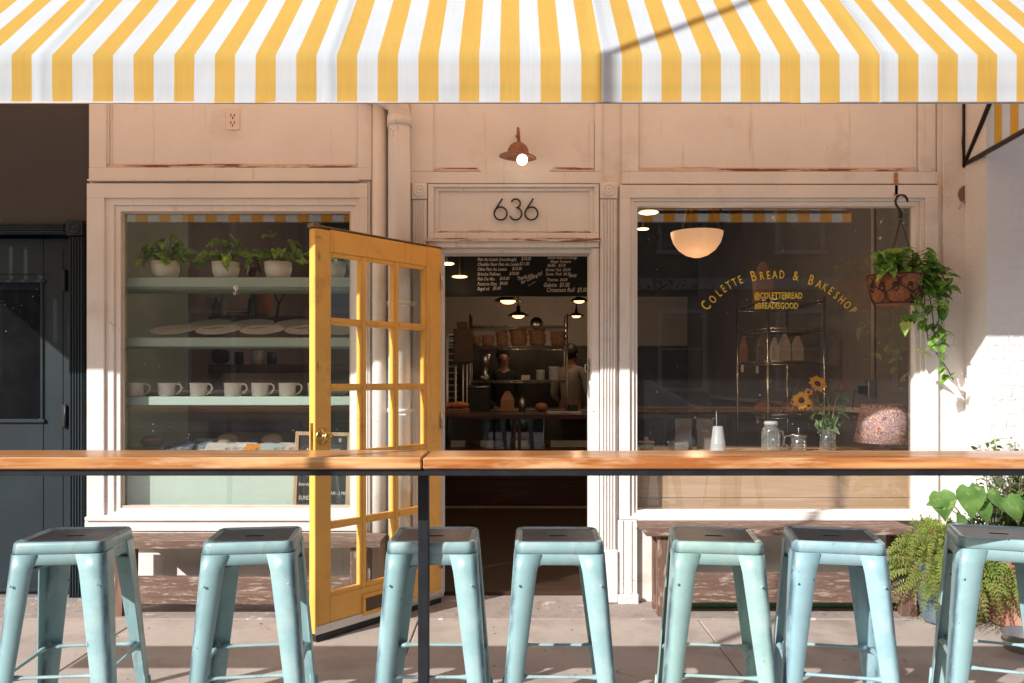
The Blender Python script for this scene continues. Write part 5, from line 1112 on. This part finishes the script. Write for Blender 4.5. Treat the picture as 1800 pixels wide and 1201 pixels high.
# back counter and machines
BC = thing('back_counter', 'dark steel work counter under the kitchen rack', 'counter', (.2,5.3,.03)); g = MB(); g.box(-1.3,1.6,5.05,5.9,.88,.92,.003); obj('counter_top', g, dim, BC, True); g = MB(); g.box(-1.28,1.58,5.08,5.88,.03,.879,.003); obj('cabinet', g, tile, BC, True)
t = thing('oven', 'black oven with steel handle bar behind the counter', 'oven', (FX(842,4.3),4.3,zc)); k=9/F
g = MB(); g.box(-.12,.12,-.06,.2,0,45*k,.005); obj('body', g, black, t); g = MB(); g.tube([(-.11,-.075,45*k-.02),(.11,-.075,45*k-.02)],.010,8); obj('handle', g, steel, t)
t = bag(892,4.2,zc,24,36,kraft,'upright brown paper bag on the counter behind the menu cards',0,'things behind the counter')
g = MB(); g.lathe([(0,0),(.035,0),(.035,.13),(.02,.14),(0,.145)], n=20); t = weld_thing('thermos', g, steel, 'steel flask on the counter right of the brown bag', 'flask'); t.location = (FX(918,4.1),4.1,zc)
g = MB(); g.ball((0,0,.05),.07,sz=.7,n=12,jit=.01); t = weld_thing('round_roll', g, mat('orange_roll',(.45,.17,.08),.6), 'small orange roll on the counter', 'bread'); t.location = (FX(952,4.1),4.1,zc)
g = MB(); g.box(-.05,.05,-.05,.05,0,.09,.003); t = weld_thing('card_terminal', g, black, 'black box shaped terminal at the right of the counter', 'terminal'); t.location = (FX(1007,3.8),3.8,zc)
# rack of trays at the left and hanging apron
TR = thing('tray_rack', 'steel tray rack at the left side of the kitchen', 'rack', (FX(800,4.3),4.5,.03))
for px,top_,w in ((786,592,.016),(801,640,.012),(814,640,.009),(821,640,.009)): g = MB(); y = 4.3; x = FX(px,y); g.tube([(x,y,.03),(x,y,FZ(top_,y))],w,8); obj('post', g, mat('tray_post',(.72,.66,.62),.4,.3), TR, True)
g = MB()
for i in range(12): g.box(FX(787,4.3),FX(800,4.3),4.31,4.75,1.0+i*.07,1.012+i*.07)
obj('tray', g, dim, TR, True)
g = MB(); x0_,x1_ = FX(797,4.2),FX(832,4.2); g.box(x0_,x1_,4.2,4.23,FZ(638,4.2),FZ(578,4.2),.01); g.box((x0_+x1_)/2-.07,(x0_+x1_)/2+.05,4.2,4.23,FZ(577.5,4.2),FZ(566,4.2),.01); 
t = weld_thing('paddle_board', g, mat('dark_brown_board',(.07,.038,.022),.7), 'brown wooden bread peel hanging at the left of the kitchen rack', 'bread peel', loc=(x0_,4.2,FZ(638,4.2)))

def glow(c, w, r=.06):
    l = bpy.data.lights.new('lamp_light','POINT'); l.energy = w; l.shadow_soft_size = r; l.color = (1,.68,.42); o = bpy.data.objects.new('lamp_light', l); COL.objects.link(o); o.location = c
for px,py,y,w in ((1225,575,1.3,6),(893,545,4.0,.7),(911,572,5.2,2.3),(1018,545,4.0,.5),(1013,572,5.2,2.0),(808,497,3.4,.6),(1140,390,1.5,5),(785,474,2.6,8),(1130,415,2.3,4)): glow(P(px,py,y), w)
# ================================================================== PEOPLE BEHIND THE COUNTER
skin = mat('skin', (.24,.12,.08), .5, var=.04)
def skinmesh(name, verts, edges, radii, mt, parent, root=0, sub=1):
    me = bpy.data.meshes.new(name); me.from_pydata([Vector(v) for v in verts], edges, []); o = bpy.data.objects.new(name, me); COL.objects.link(o)
    sk = o.modifiers.new('s','SKIN'); sk.use_smooth_shade = True
    sb = o.modifiers.new('b','SUBSURF'); sb.levels = sb.render_levels = sub
    lay = me.skin_vertices[0].data
    for i, r in enumerate(radii): lay[i].radius = r if isinstance(r, tuple) else (r, r); lay[i].use_root = (i == root)
    dg = bpy.context.evaluated_depsgraph_get(); me2 = bpy.data.meshes.new_from_object(o.evaluated_get(dg))
    bpy.data.objects.remove(o); bpy.data.meshes.remove(me)
    me2.materials.clear(); me2.materials.append(mt); me2.shade_smooth()
    n = bpy.data.objects.new(name, me2); COL.objects.link(n)
    if parent: n.parent = parent
    return n
def person(label, loc, rz, topm, apronm, hairm, arms):
    t = thing('person', label, 'person', loc, rz)
    V = [(0,0,.95),(0,0,1.12),(0,0,1.32),(0,0,1.44),(0,-.01,1.50),(0,-.02,1.60),(0,-.015,1.69)]
    E = [(0,1),(1,2),(2,3),(3,4),(4,5),(5,6)]; Rr = [(.15,.11),(.13,.10),(.16,.11),(.09,.07),(.052,.055),(.078,.092),(.060,.072)]
    for s in (-1,1):
        b0 = len(V); V += [(s*.18,0,1.40)] + [Vector((s*a,b_,c)) for a,b_,c in arms] ; E += [(3,b0)]+[(b0+i,b0+i+1) for i in range(len(arms))]; Rr += [(.055,.055)]+[(.042,.042),(.030,.030),(.028,.018),(.034,.016)][:len(arms)]
        hb = len(V)-1; hand = Vector(V[hb])
        for f in range(5):
            V.append(hand+Vector((s*(-.028+.016*f), -.055 if f else -.02, -.01))); V.append(hand+Vector((s*(-.032+.018*f), -.085+.006*abs(f-2) if f else -.045, -.035))); E += [(hb,len(V)-2),(len(V)-2,len(V)-1)]; Rr += [(.009,.009),(.007,.007)]
    for s in (-1,1):
        b0 = len(V); V += [(s*.10,0,.88),(s*.11,-.01,.50),(s*.12,.02,.09),(s*.12,-.12,.045)]; E += [(0,b0),(b0,b0+1),(b0+1,b0+2),(b0+2,b0+3)]; Rr += [(.10,.10),(.065,.065),(.045,.045),(.045,.03)]
    body = skinmesh('body', V, E, Rr, skin, t)
    V2 = V[:4]; E2 = [(0,1),(1,2),(2,3)]; R2 = [(.165,.125),(.145,.115),(.175,.125),(.10,.085)]
    for s in (-1,1):
        b0 = len(V2); V2 += [(s*.18,0,1.40)]+[(s*a,b_,c) for a,b_,c in arms[:2]]; E2 += [(3,b0),(b0,b0+1),(b0+1,b0+2)]; R2 += [.068,.056,.044]
    skinmesh('shirt', V2, E2, R2, topm, t)
    V3 = [(0,0,.99)]; E3 = []; R3 = [(.168,.128)]
    for s in (-1,1):
        b0 = len(V3); V3 += [(s*.10,0,.86),(s*.11,-.01,.50),(s*.12,.02,.12)]; E3 += [(0,b0),(b0,b0+1),(b0+1,b0+2)]; R3 += [(.112,.112),(.08,.08),(.065,.065)]
    skinmesh('trousers', V3, E3, R3, apronm, t)
    g = MB(); g.ball((0,.012,1.665),.098,sx=.88,sy=1.02,sz=1.08,n=18); 
    for v in g.bm.verts:
        if v.co.y < -.03 and v.co.z < 1.70: v.co.y = max(v.co.y, -.02)
    obj('hair', g, hairm, t)
    g = MB(); g.ball((-.03,-.096,1.625),.009,n=8); g.ball((.03,-.096,1.625),.009,n=8); obj('eye', g, hairm, t)
    g = MB(); g.tube([(0,-.098,1.625),(0,-.122,1.592),(0,-.100,1.585)],[.009,.015,.008],6); obj('nose', g, skin, t)
    g = MB(); g.tube([(-.024,-.097,1.560),(0,-.106,1.558),(.024,-.097,1.560)],.006,6); obj('mouth', g, mat('lips',(.35,.12,.10),.5), t)
    for s in (-1,1): g = MB(); g.ball((s*.082,.0,1.615),.022,sx=.35,n=8); obj('ear', g, skin, t)
    return t
hairm = mat('dark_hair', (.012,.009,.007), .6)
t = person('person in black clothes with dark hair working behind the kitchen rack', (FX(884,5.45),5.45,.0), R(15), mat('black_shirt',(.010,.011,.010),.9), mat('black_trousers',(.012,.012,.014),.9), hairm, [(.24,-.03,1.13),(.16,-.24,1.0),(.12,-.32,.99)])
t.location.z = -.08
t = person('person in a beige shirt seen from behind at the right of the doorway', (FX(1004,5.40),5.40,.0), R(150), mat('beige_shirt',(.27,.235,.21),.9,var=.2,bump=.5), mat('beige_apron',(.19,.12,.09),.9), hairm, [(.25,.0,1.13),(.20,-.22,1.02),(.17,-.31,1.03)])
t.location.z = -.04

# ================================================================== HANGING BASKET
random.seed(21)
yb = -.17; k = (CD+yb)/F
HB = thing('hanging_basket', 'coir lined wire basket hanging by a black hook at the right window', 'hanging basket', P(1578,535,yb))
coir = mat('coir_liner', (.30,.115,.05), .95, var=.35, vscale=45, bump=1, bscale=160)
g = MB(); z0 = FZ(536,yb); zt = FZ(483,yb); cx = FX(1576,yb); r = 48*k; hh = zt-z0
g.lathe([(0,0),(r*.70,.0),(r*.82,hh*.16),(r*.93,hh*.5),(r,hh*.92),(r*1.0,hh),(r*.90,hh),(r*.80,hh*.7),(0,hh*.68)], (cx,yb,z0), 40, sy=.80)
for v in g.bm.verts: v.co += noise.noise_vector(v.co*30)*.006
obj('coir_liner', g, coir, HB, True)
g = MB()
for i in range(2600):
    a = rnd(0,2*math.pi); u = rnd(0,1); rr = r*(.72+.27*u**.7)+.003; p = Vector((cx+rr*math.cos(a), yb+rr*.8*math.sin(a), z0+hh*u)); d = Vector((math.cos(a),math.sin(a)*.8,rnd(-.8,.8)))
    q = p+(d+Vector((rnd(-1,1),rnd(-1,1),rnd(-1,1)))*1.1)*rnd(.006,.020); s = Vector((.0005,0,.0004)); g.poly([p-s,p+s,q])
fz = obj('coir_fuzz', g, coir, HB, True); fz['kind'] = 'stuff'
wire = mat('black_wire', (.015,.014,.013), .5)
g = MB()
def rimr(u): return r*(.74+.27*u**.7)+.004
for zz_, in ((.03,),(.97,)):
    g.tube([(cx+rimr(zz_)*math.cos(a), yb+rimr(zz_)*.8*math.sin(a), z0+hh*zz_) for a in [i*2*math.pi/32 for i in range(33)]], .0035, 6)
for i in range(12):
    a0 = i*2*math.pi/12; pts = []
    for j in range(15):
        tt = j/14; u = .06+.86*tt; sw = .32*math.sin(tt*math.pi*2.0)*(1 if i % 2 else -1)
        a = a0+sw; pts.append((cx+(rimr(u)+.003)*math.cos(a), yb+(rimr(u)+.003)*.8*math.sin(a), z0+hh*u))
    g.tube(pts, .0028, 5)
    for s in (1,-1):
        c2 = [( .13*math.cos(w)*(1-.12*q)*s, .20*math.sin(w)*(1-.12*q)) for q, w in enumerate([R(-90)+R(50)*j for j in range(7)])]
        g.tube([(cx+(rimr(.58+dv)+.003)*math.cos(a0+.14+du), yb+(rimr(.58+dv)+.003)*.8*math.sin(a0+.14+du), z0+hh*(.58+dv)) for du,dv in c2], .0024, 5)
obj('wire_frame', g, wire, HB, True)
top = P(1583,386,yb); g = MB()
for px, py, yy_ in ((1557,462,yb-.03),(1609,455,yb+.02),(1578,470,yb+.10)):
    e_ = P(px,py,yb); e_.y = yy_; b2 = Vector((cx+(FX(px,yb)-cx)*1.4, yy_, zt)); g.tube([top, (top+e_)/2+Vector((0,0,-.004)), e_, b2 if px != 1578 else Vector((cx,yb+r*.8,zt))], .0022, 5)
obj('hanger_wire', g, wire, HB, True)
g = MB(); a_ = [P(1583+dx, py, yb) for dx, py in ((0,384),(0,374),(-3,367),(-8,360),(-9,353),(-6,346),(0,343),(7,344),(11,349),(12.5,355))]
g.tube(a_, [.011,.012,.007,.007,.007,.007,.007,.007,.007,.006], 8); obj('hook', g, black, HB, True)
g = MB(); g.box(FX(1567),FX(1574),-.036,-.0275,FZ(346),FZ(306),.003); g.tube([P(1572,342,-.038),P(1578,345,-.12),P(1584,344,yb-.01),P(1589,347,yb-.01)],.004,6)
weld_thing('hook_bracket', g, mat('rusty_bracket',(.45,.20,.10),.7,.1,wear=(.7,.5,.4),wthr=.55), 'small rusty bracket on the window head carrying the black hook', 'bracket', loc=P(1570,325,-.03))
# the plant in it
PL = thing('trailing_plant', 'glossy trailing pothos growing in the hanging basket', 'plant', Vector((cx,yb,zt)))
g = MB(); st_ = MB(); base = Vector((cx,yb,zt-.03))
for i in range(85):
    px = rnd(1545,1655); py = rnd(438,500) if px > 1590 else rnd(440,478)
    if px > 1630: py = rnd(460,520)
    q = P(px,py,yb+rnd(-.10,.10)); 
    st_.tube([base+Vector((rnd(-.08,.10),rnd(-.05,.05),0)), (base+q)/2+Vector((0,0,.05)), q], .0018, 4)
    leaf(g, q, (rnd(-.8,.8)+(px-1585)/70, rnd(-1,-.0), rnd(-.9,.25)), rnd(.06,.105), droop=rnd(.1,.4), cup=rnd(.1,.45), roll=rnd(-.5,.5))
vines = [[(1600,480),(1622,500),(1634,520),(1640,560),(1643,590),(1641,612),(1652,630),(1666,650),(1676,668)],[(1608,485),(1640,495),(1652,520),(1650,560),(1648,600),(1630,612)],[(1598,490),(1604,520),(1610,550),(1600,565)],[(1615,480),(1655,480),(1664,500),(1662,545)],[(1605,478),(1625,505),(1626,560),(1632,600)]]
for vi, vp in enumerate(vines):
    pts = [P(a,b_,yb-.03+rnd(-.03,.03)) for a,b_ in vp]; st_.tube(pts,.0028,5)
    for a, b_ in zip(pts, pts[1:]):
        nl = 4 if vi != 0 or a.z > FZ(590) else 2
        for kx in range(nl):
            q = a.lerp(b_, rnd(0,1)); s = rnd(.05,.085) * (1 if q.z > FZ(600) else .8); q2 = q+Vector((rnd(-.04,.04),rnd(-.05,.02),rnd(-.01,.03))); st_.tube([q,q2],.0014,4)
            leaf(g, q2, (rnd(-1,1),rnd(-.9,.0),rnd(-1,-.1)), s, droop=rnd(0,.4), cup=rnd(.1,.5), roll=rnd(-.6,.6))
obj('foliage', g, pothos, PL, True); obj('stem', st_, mat('brown_vine',(.10,.07,.04),.6), PL, True)
for px,py,s,d in ((1572,450,.12,(-.4,-.6,.35)),(1560,478,.10,(-1,-.4,-.5)),(1592,567,.08,(-.3,-.5,-1)),(1663,583,.06,(.8,-.5,-.4)),(1612,618,.09,(1,-.4,-.2))): g = MB(); leaf(g, P(px,py,yb-.08), d, s, cup=.3); obj('pale_leaf', g, pothos_light, PL, True)

# ================================================================== PLANTS AT THE RIGHT
random.seed(33)
fernm = leafm('fern_leaf', (.15,.25,.04), (.28,.37,.07), (.36,.27,.12), 9, .35)
def frond(mb, pts, wl, n):
    # a spine with paired leaflets
    L0 = [Vector(p) for p in pts]
    def ev(t):
        f = t*(len(L0)-1); i = min(int(f), len(L0)-2); return L0[i].lerp(L0[i+1], f-i)
    for i in range(n):
        t = (i+.5)/n; p = ev(t); d = (ev(min(1,t+.03))-ev(max(0,t-.03))).normalized(); s = d.cross(Vector((0,-.8,.6))); s = s.normalized() if s.length > .01 else Vector((1,0,0))
        l = wl*math.sin(math.pi*(.12+.86*t))**.7
        for sg in (1,-1):
            e = p+(s*sg+d*.45+Vector((0,0,-.15))).normalized()*l; w = d*l*.22; w2 = Vector((0,0,.15*l))
            mb.poly([p-w*.4, p+(e-p)*.45-w+w2, e, p+(e-p)*.45+w+w2, p+w*.4])
    return mb
FP = thing('fern_plant', 'bushy light green fern spilling from the blue pot beside the right bench', 'plant', P(1680,1050,-.45))
# bush: outer radius by direction from its centre
g = MB(); s_ = MB(); c = Vector((FX(1672,-.38),-.38,FZ(992,-.38)))
for i in range(560):
    a = rnd(0,2*math.pi); el = rnd(-.25,1.25)
    d = Vector((math.cos(a)*math.cos(el), math.sin(a)*math.cos(el)*.7, math.sin(el))); l = rnd(.22,.35)*(.92 if d.z > .3 else 1.12)
    p0 = c+Vector((rnd(-.06,.06),rnd(-.05,.05),-.05)); e = p0+d*l; dr = Vector((d.x*.06, d.y*.05, -rnd(.03,.14)))
    pts = [p0+(e-p0)*.35, p0+(e-p0)*.7+Vector((0,0,.02)), e, e+dr]; s_.tube([p0]+pts,.0012,3); frond(g, pts, rnd(.016,.028), 16)
for i in range(85):     # hanging fronds
    x0_ = rnd(-.18,.34); p0 = c+Vector((x0_, rnd(-.20,-.05), rnd(-.02,.14))); l = rnd(.18,.36)
    pts = [p0, p0+Vector((rnd(-.03,.05),-.05,-.02)), p0+Vector((rnd(-.04,.07),-.08,-l*.5)), p0+Vector((rnd(-.05,.08),-.08,-l))]; s_.tube(pts,.0012,3); frond(g, pts, rnd(.018,.028), 18)
fo = obj('foliage', g, fernm, FP, True); obj('stem', s_, mat('dry_stem',(.22,.14,.07),.7), FP, True)
t = thing('blue_pot', 'blue grey glazed pot holding the fern beside the right bench', 'pot', (FX(1658,-.38),-.38,.0)); g = MB(); r = .135
g.lathe([(0,.0065),(r*.72,.0065),(r*.78,.02),(r*.92,.12),(r*1.0,.24),(r*1.03,.30),(r*1.08,.305),(r*1.08,.325),(r*.98,.325),(r*.92,.28),(0,.27)], n=36); obj('body', g, mat('blue_glaze',(.12,.19,.24),.25,var=.25,vscale=10,coat=.5,dirt=(.35,.37,.36),dthr=.55), t)
g = MB(); g.lathe([(r*.93,.12),(r*.96,.125),(r*.955,.135),(r*.95,.14)], n=36); obj('band', g, mat('blue_glaze_dark',(.06,.10,.14),.25), t)
# large heart-shaped leaves above
HL = thing('heart_leaf_plant', 'plant with large flat heart shaped leaves above the fern', 'plant', P(1700,960,-.30)); g = MB(); s_ = MB(); big = leafm('heart_leaf', (.09,.20,.045), (.17,.31,.08), (.24,.36,.12), 12, .35)
for px,py,s,d,rl in ((1652,866,.155,(.10,-.35,-.9),0),(1702,856,.175,(.02,-.35,-.9),.1),(1736,868,.12,(.6,-.4,-.6),.2),(1770,876,.15,(.4,-.4,-.8),-.2),(1722,885,.12,(.3,-.3,-.9),0),(1690,905,.09,(-.4,-.5,-.6),.3),(1650,880,.08,(-.9,-.4,-.2),.2)):
    q = P(px,py,-.56); s_.tube([P(1715,960,-.28), (P(1715,960,-.28)+q)/2+Vector((0,0,.05)), q], .003, 5); leaf(g, q, d, s*.92, up=Vector((0,-1,.5)), droop=rnd(.1,.35), cup=rnd(.15,.35), w=1.0, roll=rl+rnd(-.25,.25))
obj('foliage', g, big, HL, True); obj('stem', s_, stemm, HL, True)
# small-leaved shrub behind
SB = thing('small_leaved_shrub', 'dark shrub with small round leaves climbing the white brick wall', 'shrub', P(1780,1000,-.32)); g = MB(); s_ = MB(); dm = leafm('small_dark_leaf', (.05,.12,.03), (.12,.20,.05), (.40,.42,.15), 14, .25)
for i in range(64):
    a = P(rnd(1730,1850), 1000, -.34); e = P(rnd(1690,1870), rnd(800,930) if rnd(0,1) < .9 else rnd(775,800), -.45+rnd(-.08,.08)); mid = (a+e)/2+Vector((rnd(-.05,.05),0,.03)); s_.tube([a,mid,e],.0022,4)
    for kx in range(20):
        u = rnd(.35,1.02); q = a.lerp(mid, u*2) if u < .5 else mid.lerp(e, (u-.5)*2); leaf(g, q+Vector((rnd(-.03,.03),rnd(-.03,.03),rnd(-.03,.03))), (rnd(-1,1),rnd(-1,.3),rnd(-.6,.7)), rnd(.018,.036), cup=.2, w=.9, roll=rnd(-.8,.8))
obj('foliage', g, dm, SB, True); obj('stem', s_, mat('shrub_twig',(.16,.10,.06),.7), SB, True)
t = thing('terracotta_planter', 'tall terracotta planter at the right edge behind the fern', 'pot', (FX(1800,-.42)-.0,-.42,0)); g = MB(); g.lathe([(0,.0065),(.16,.0065),(.165,.02),(.215,.40),(.235,.42),(.235,.47),(.21,.475),(.195,.42),(0,.40)], n=40); obj('body', g, mat('terracotta',(.42,.20,.14),.85,var=.12,vscale=6,bump=.3,dirt=(.55,.40,.34),dthr=.5), t)
g = MB(); g.lathe([(0,.402),(.19,.402)], n=20); obj('soil', g, mat('dark_soil',(.03,.022,.016),.95), t)
t = thing('metal_dish', 'dull galvanised metal dish on the sidewalk at the right edge', 'dish', P(1800,1150,-.95)); t.location = (FX(1806,-.82),-.82,.001); g = MB(); g.lathe([(0,0),(.095,0),(.10,.005),(.108,.075),(.112,.08),(.106,.08),(.097,.01),(0,.008)], n=36); obj('body', g, mat('galvanised',(.38,.36,.34),.4,.8,var=.2,vscale=12), t)
g = MB(); g.lathe([(.105,.035),(.109,.037),(.109,.043),(.106,.045)], n=36); obj('band', g, steel, t)

# ================================================================== STREET BEHIND THE CAMERA (seen in the glass)
OB = thing('opposite_building', 'brown brick building across the street, mirrored in the shop windows', 'building', (0,-21,0))
brk = mat('brown_brick', (.13,.115,.105), .8, var=.2, vscale=1.5); pale = mat('pale_trim', (.32,.31,.30), .6); win = mat('dark_window', (.03,.035,.045), .1)
g = MB(); g.box(-22,22,-28,-20.2,0,10.5); obj('wall', g, brk, OB, True)
g = MB(); g.box(-22,22,-20.19,-19.9,10.0,10.6,.02); g.box(-22,22,-20.19,-20.05,4.0,4.35,.02); obj('cornice', g, pale, OB, True)
w0 = None
for j, z in enumerate((1.0, 5.2)):
    for i in range(12):
        x = -20+i*3.6
        if w0 is None:
            g = MB(); g.box(-.75,-.62,-.02,.08,0,2.4); g.box(.62,.75,-.02,.08,0,2.4); g.box(-.619,.619,-.02,.08,2.28,2.4); g.box(-.8,.8,-.02,.14,-.12,-.001); g.box(-.619,.619,-.01,.06,1.15,1.22); o = obj('window', g, pale, OB)
            g = MB(); g.box(-.618,.618,.0,.015,0,1.149); g.box(-.618,.618,.0,.015,1.221,2.279); pn = obj('pane', g, win, o); w0 = o
        else:
            o = w0.copy(); COL.objects.link(o); o.parent = OB; pn2 = pn.copy(); COL.objects.link(pn2); pn2.parent = o
        o.location = (x, .83, z)
CR = thing('parked_car', 'dark parked car at the kerb behind the photographer', 'car', (1.5,-9.6,-.14)); cb2 = mat('dark_car_paint', (.02,.025,.035), .2, .3, coat=.8)
g = MB(); prof = [(-2.2,.35),(-2.25,.65),(-2.1,.85),(-1.3,.95),(-.7,1.38),(.8,1.40),(1.5,1.0),(2.1,.92),(2.25,.6),(2.2,.33)]
g.prism(prof,-.88,.88); obj('body', g, cb2, CR)
g = MB(); g.prism([(-1.15,.97),(-.65,1.33),(-.05,1.34),(-.05,.97)],.881,.89); g.prism([(.0,.97),(.0,1.34),(.75,1.34),(1.35,.98)],.881,.89); obj('side_window', g, win, CR)
for x in (-1.35,1.35):
    for y in (-.8,.8):
        w = MB(); w.lathe([(0,-.1),(.2,-.1),(.31,-.1),(.33,-.07),(.33,.07),(.31,.1),(0,.1)], n=24, M=Matrix.Translation((x,y,.33))@Matrix.Rotation(R(90),4,'X')); wo = obj('wheel', w, black, CR); w = MB(); w.lathe([(0,-.115),(.19,-.113),(.2,-.101)], n=20, M=Matrix.Translation((x,y,.33))@Matrix.Rotation(R(90 if y > 0 else -90),4,'X')); obj('rim', w, steel, wo)
bark = mat('bark', (.09,.07,.055), .9, bump=1, bscale=20)
def street_tree(loc, h, label, seed, n=2600):
    random.seed(seed); t = thing('street_tree', label, 'tree', loc, group='street trees behind the photographer'); g = MB(); f = MB()
    g.tube([(0,0,-.14),(.03,0,h*.25),(-.03,.05,h*.45),(0,0,h*.8)],[.17,.13,.10,.03],10); tips = []
    for i in range(11):
        a = i*2.4; z = h*(.34+.05*i); e = Vector((math.cos(a)*h*.27, math.sin(a)*h*.27, z+h*.2)); g.tube([(0,0,z),e*.5+Vector((0,0,z*.5+.1)),e],[.06,.04,.015],6); tips += [e, e*.6+Vector((0,0,z*.4+.3))]
    tips.append(Vector((0,0,h*.85)))
    for i in range(n):
        c = random.choice(tips); p = c+Vector((random.gauss(0,.42),random.gauss(0,.42),random.gauss(0,.34))); d = Vector((rnd(-1,1),rnd(-1,1),rnd(-1,1))); s = d.cross(Vector((rnd(-1,1),rnd(-1,1),rnd(-1,1)))).normalized()*.04; d = d.normalized()*.09
        f.poly([p-d*.5,p+s,p+d*.6,p-s])
    obj('trunk', g, bark, t); obj('crown', f, leafm('tree_leaf'+str(seed),(.05,.09,.02),(.09,.14,.03),None,2), t)
street_tree((7.5,-8.6,0), 6.5, 'street tree to the right behind the photographer', 1); street_tree((2.5,-17.6,0), 7.5, 'street tree on the far side of the road', 2); street_tree((-4.0,-17.8,0), 7.0, 'leafier tree across the road left of the other', 3)
UP = thing('utility_pole', 'tall pole whose shadow crosses the awning', 'pole', (0,0,0)); tt = 2.4; xp = FX(1068,YV)
g = MB(); X_, Y_ = xp-1.08*tt, YV-tt; UP.location = (X_,Y_,0); g.tube([(0,0,0),(0,0,4.8),(.25,0,5.67),(.75,0,7.4)],.024,12); obj('shaft', g, dark_steel, UP); g = MB(); g.box(-.12,.12,-.12,.12,.0005,.03,.005); obj('base_plate', g, dark_steel, UP)

random.seed(77); g = MB()
for i in range(150):
    if i % 2: x, y, zz = rnd(-3.2,3.2), rnd(-.34,-.05), .0075
    else: x, y, zz = rnd(-3,3), rnd(-1.3,-.36), .0015
    s = rnd(.002,.007)*(1.6 if i % 11 == 0 else 1); a = rnd(0,6.28)
    pts = [(x+s*math.cos(a+q)*rnd(.6,1.4), y+s*math.sin(a+q)*rnd(.6,1.4), zz+rnd(0,.003)) for q in (0,1.3,2.6,3.9,5.1)]; g.poly(pts)
o = obj('pavement_litter', g, mat('dry_litter', (.12,.07,.04), .9, var=.5, vscale=3)); o['kind'] = 'stuff'
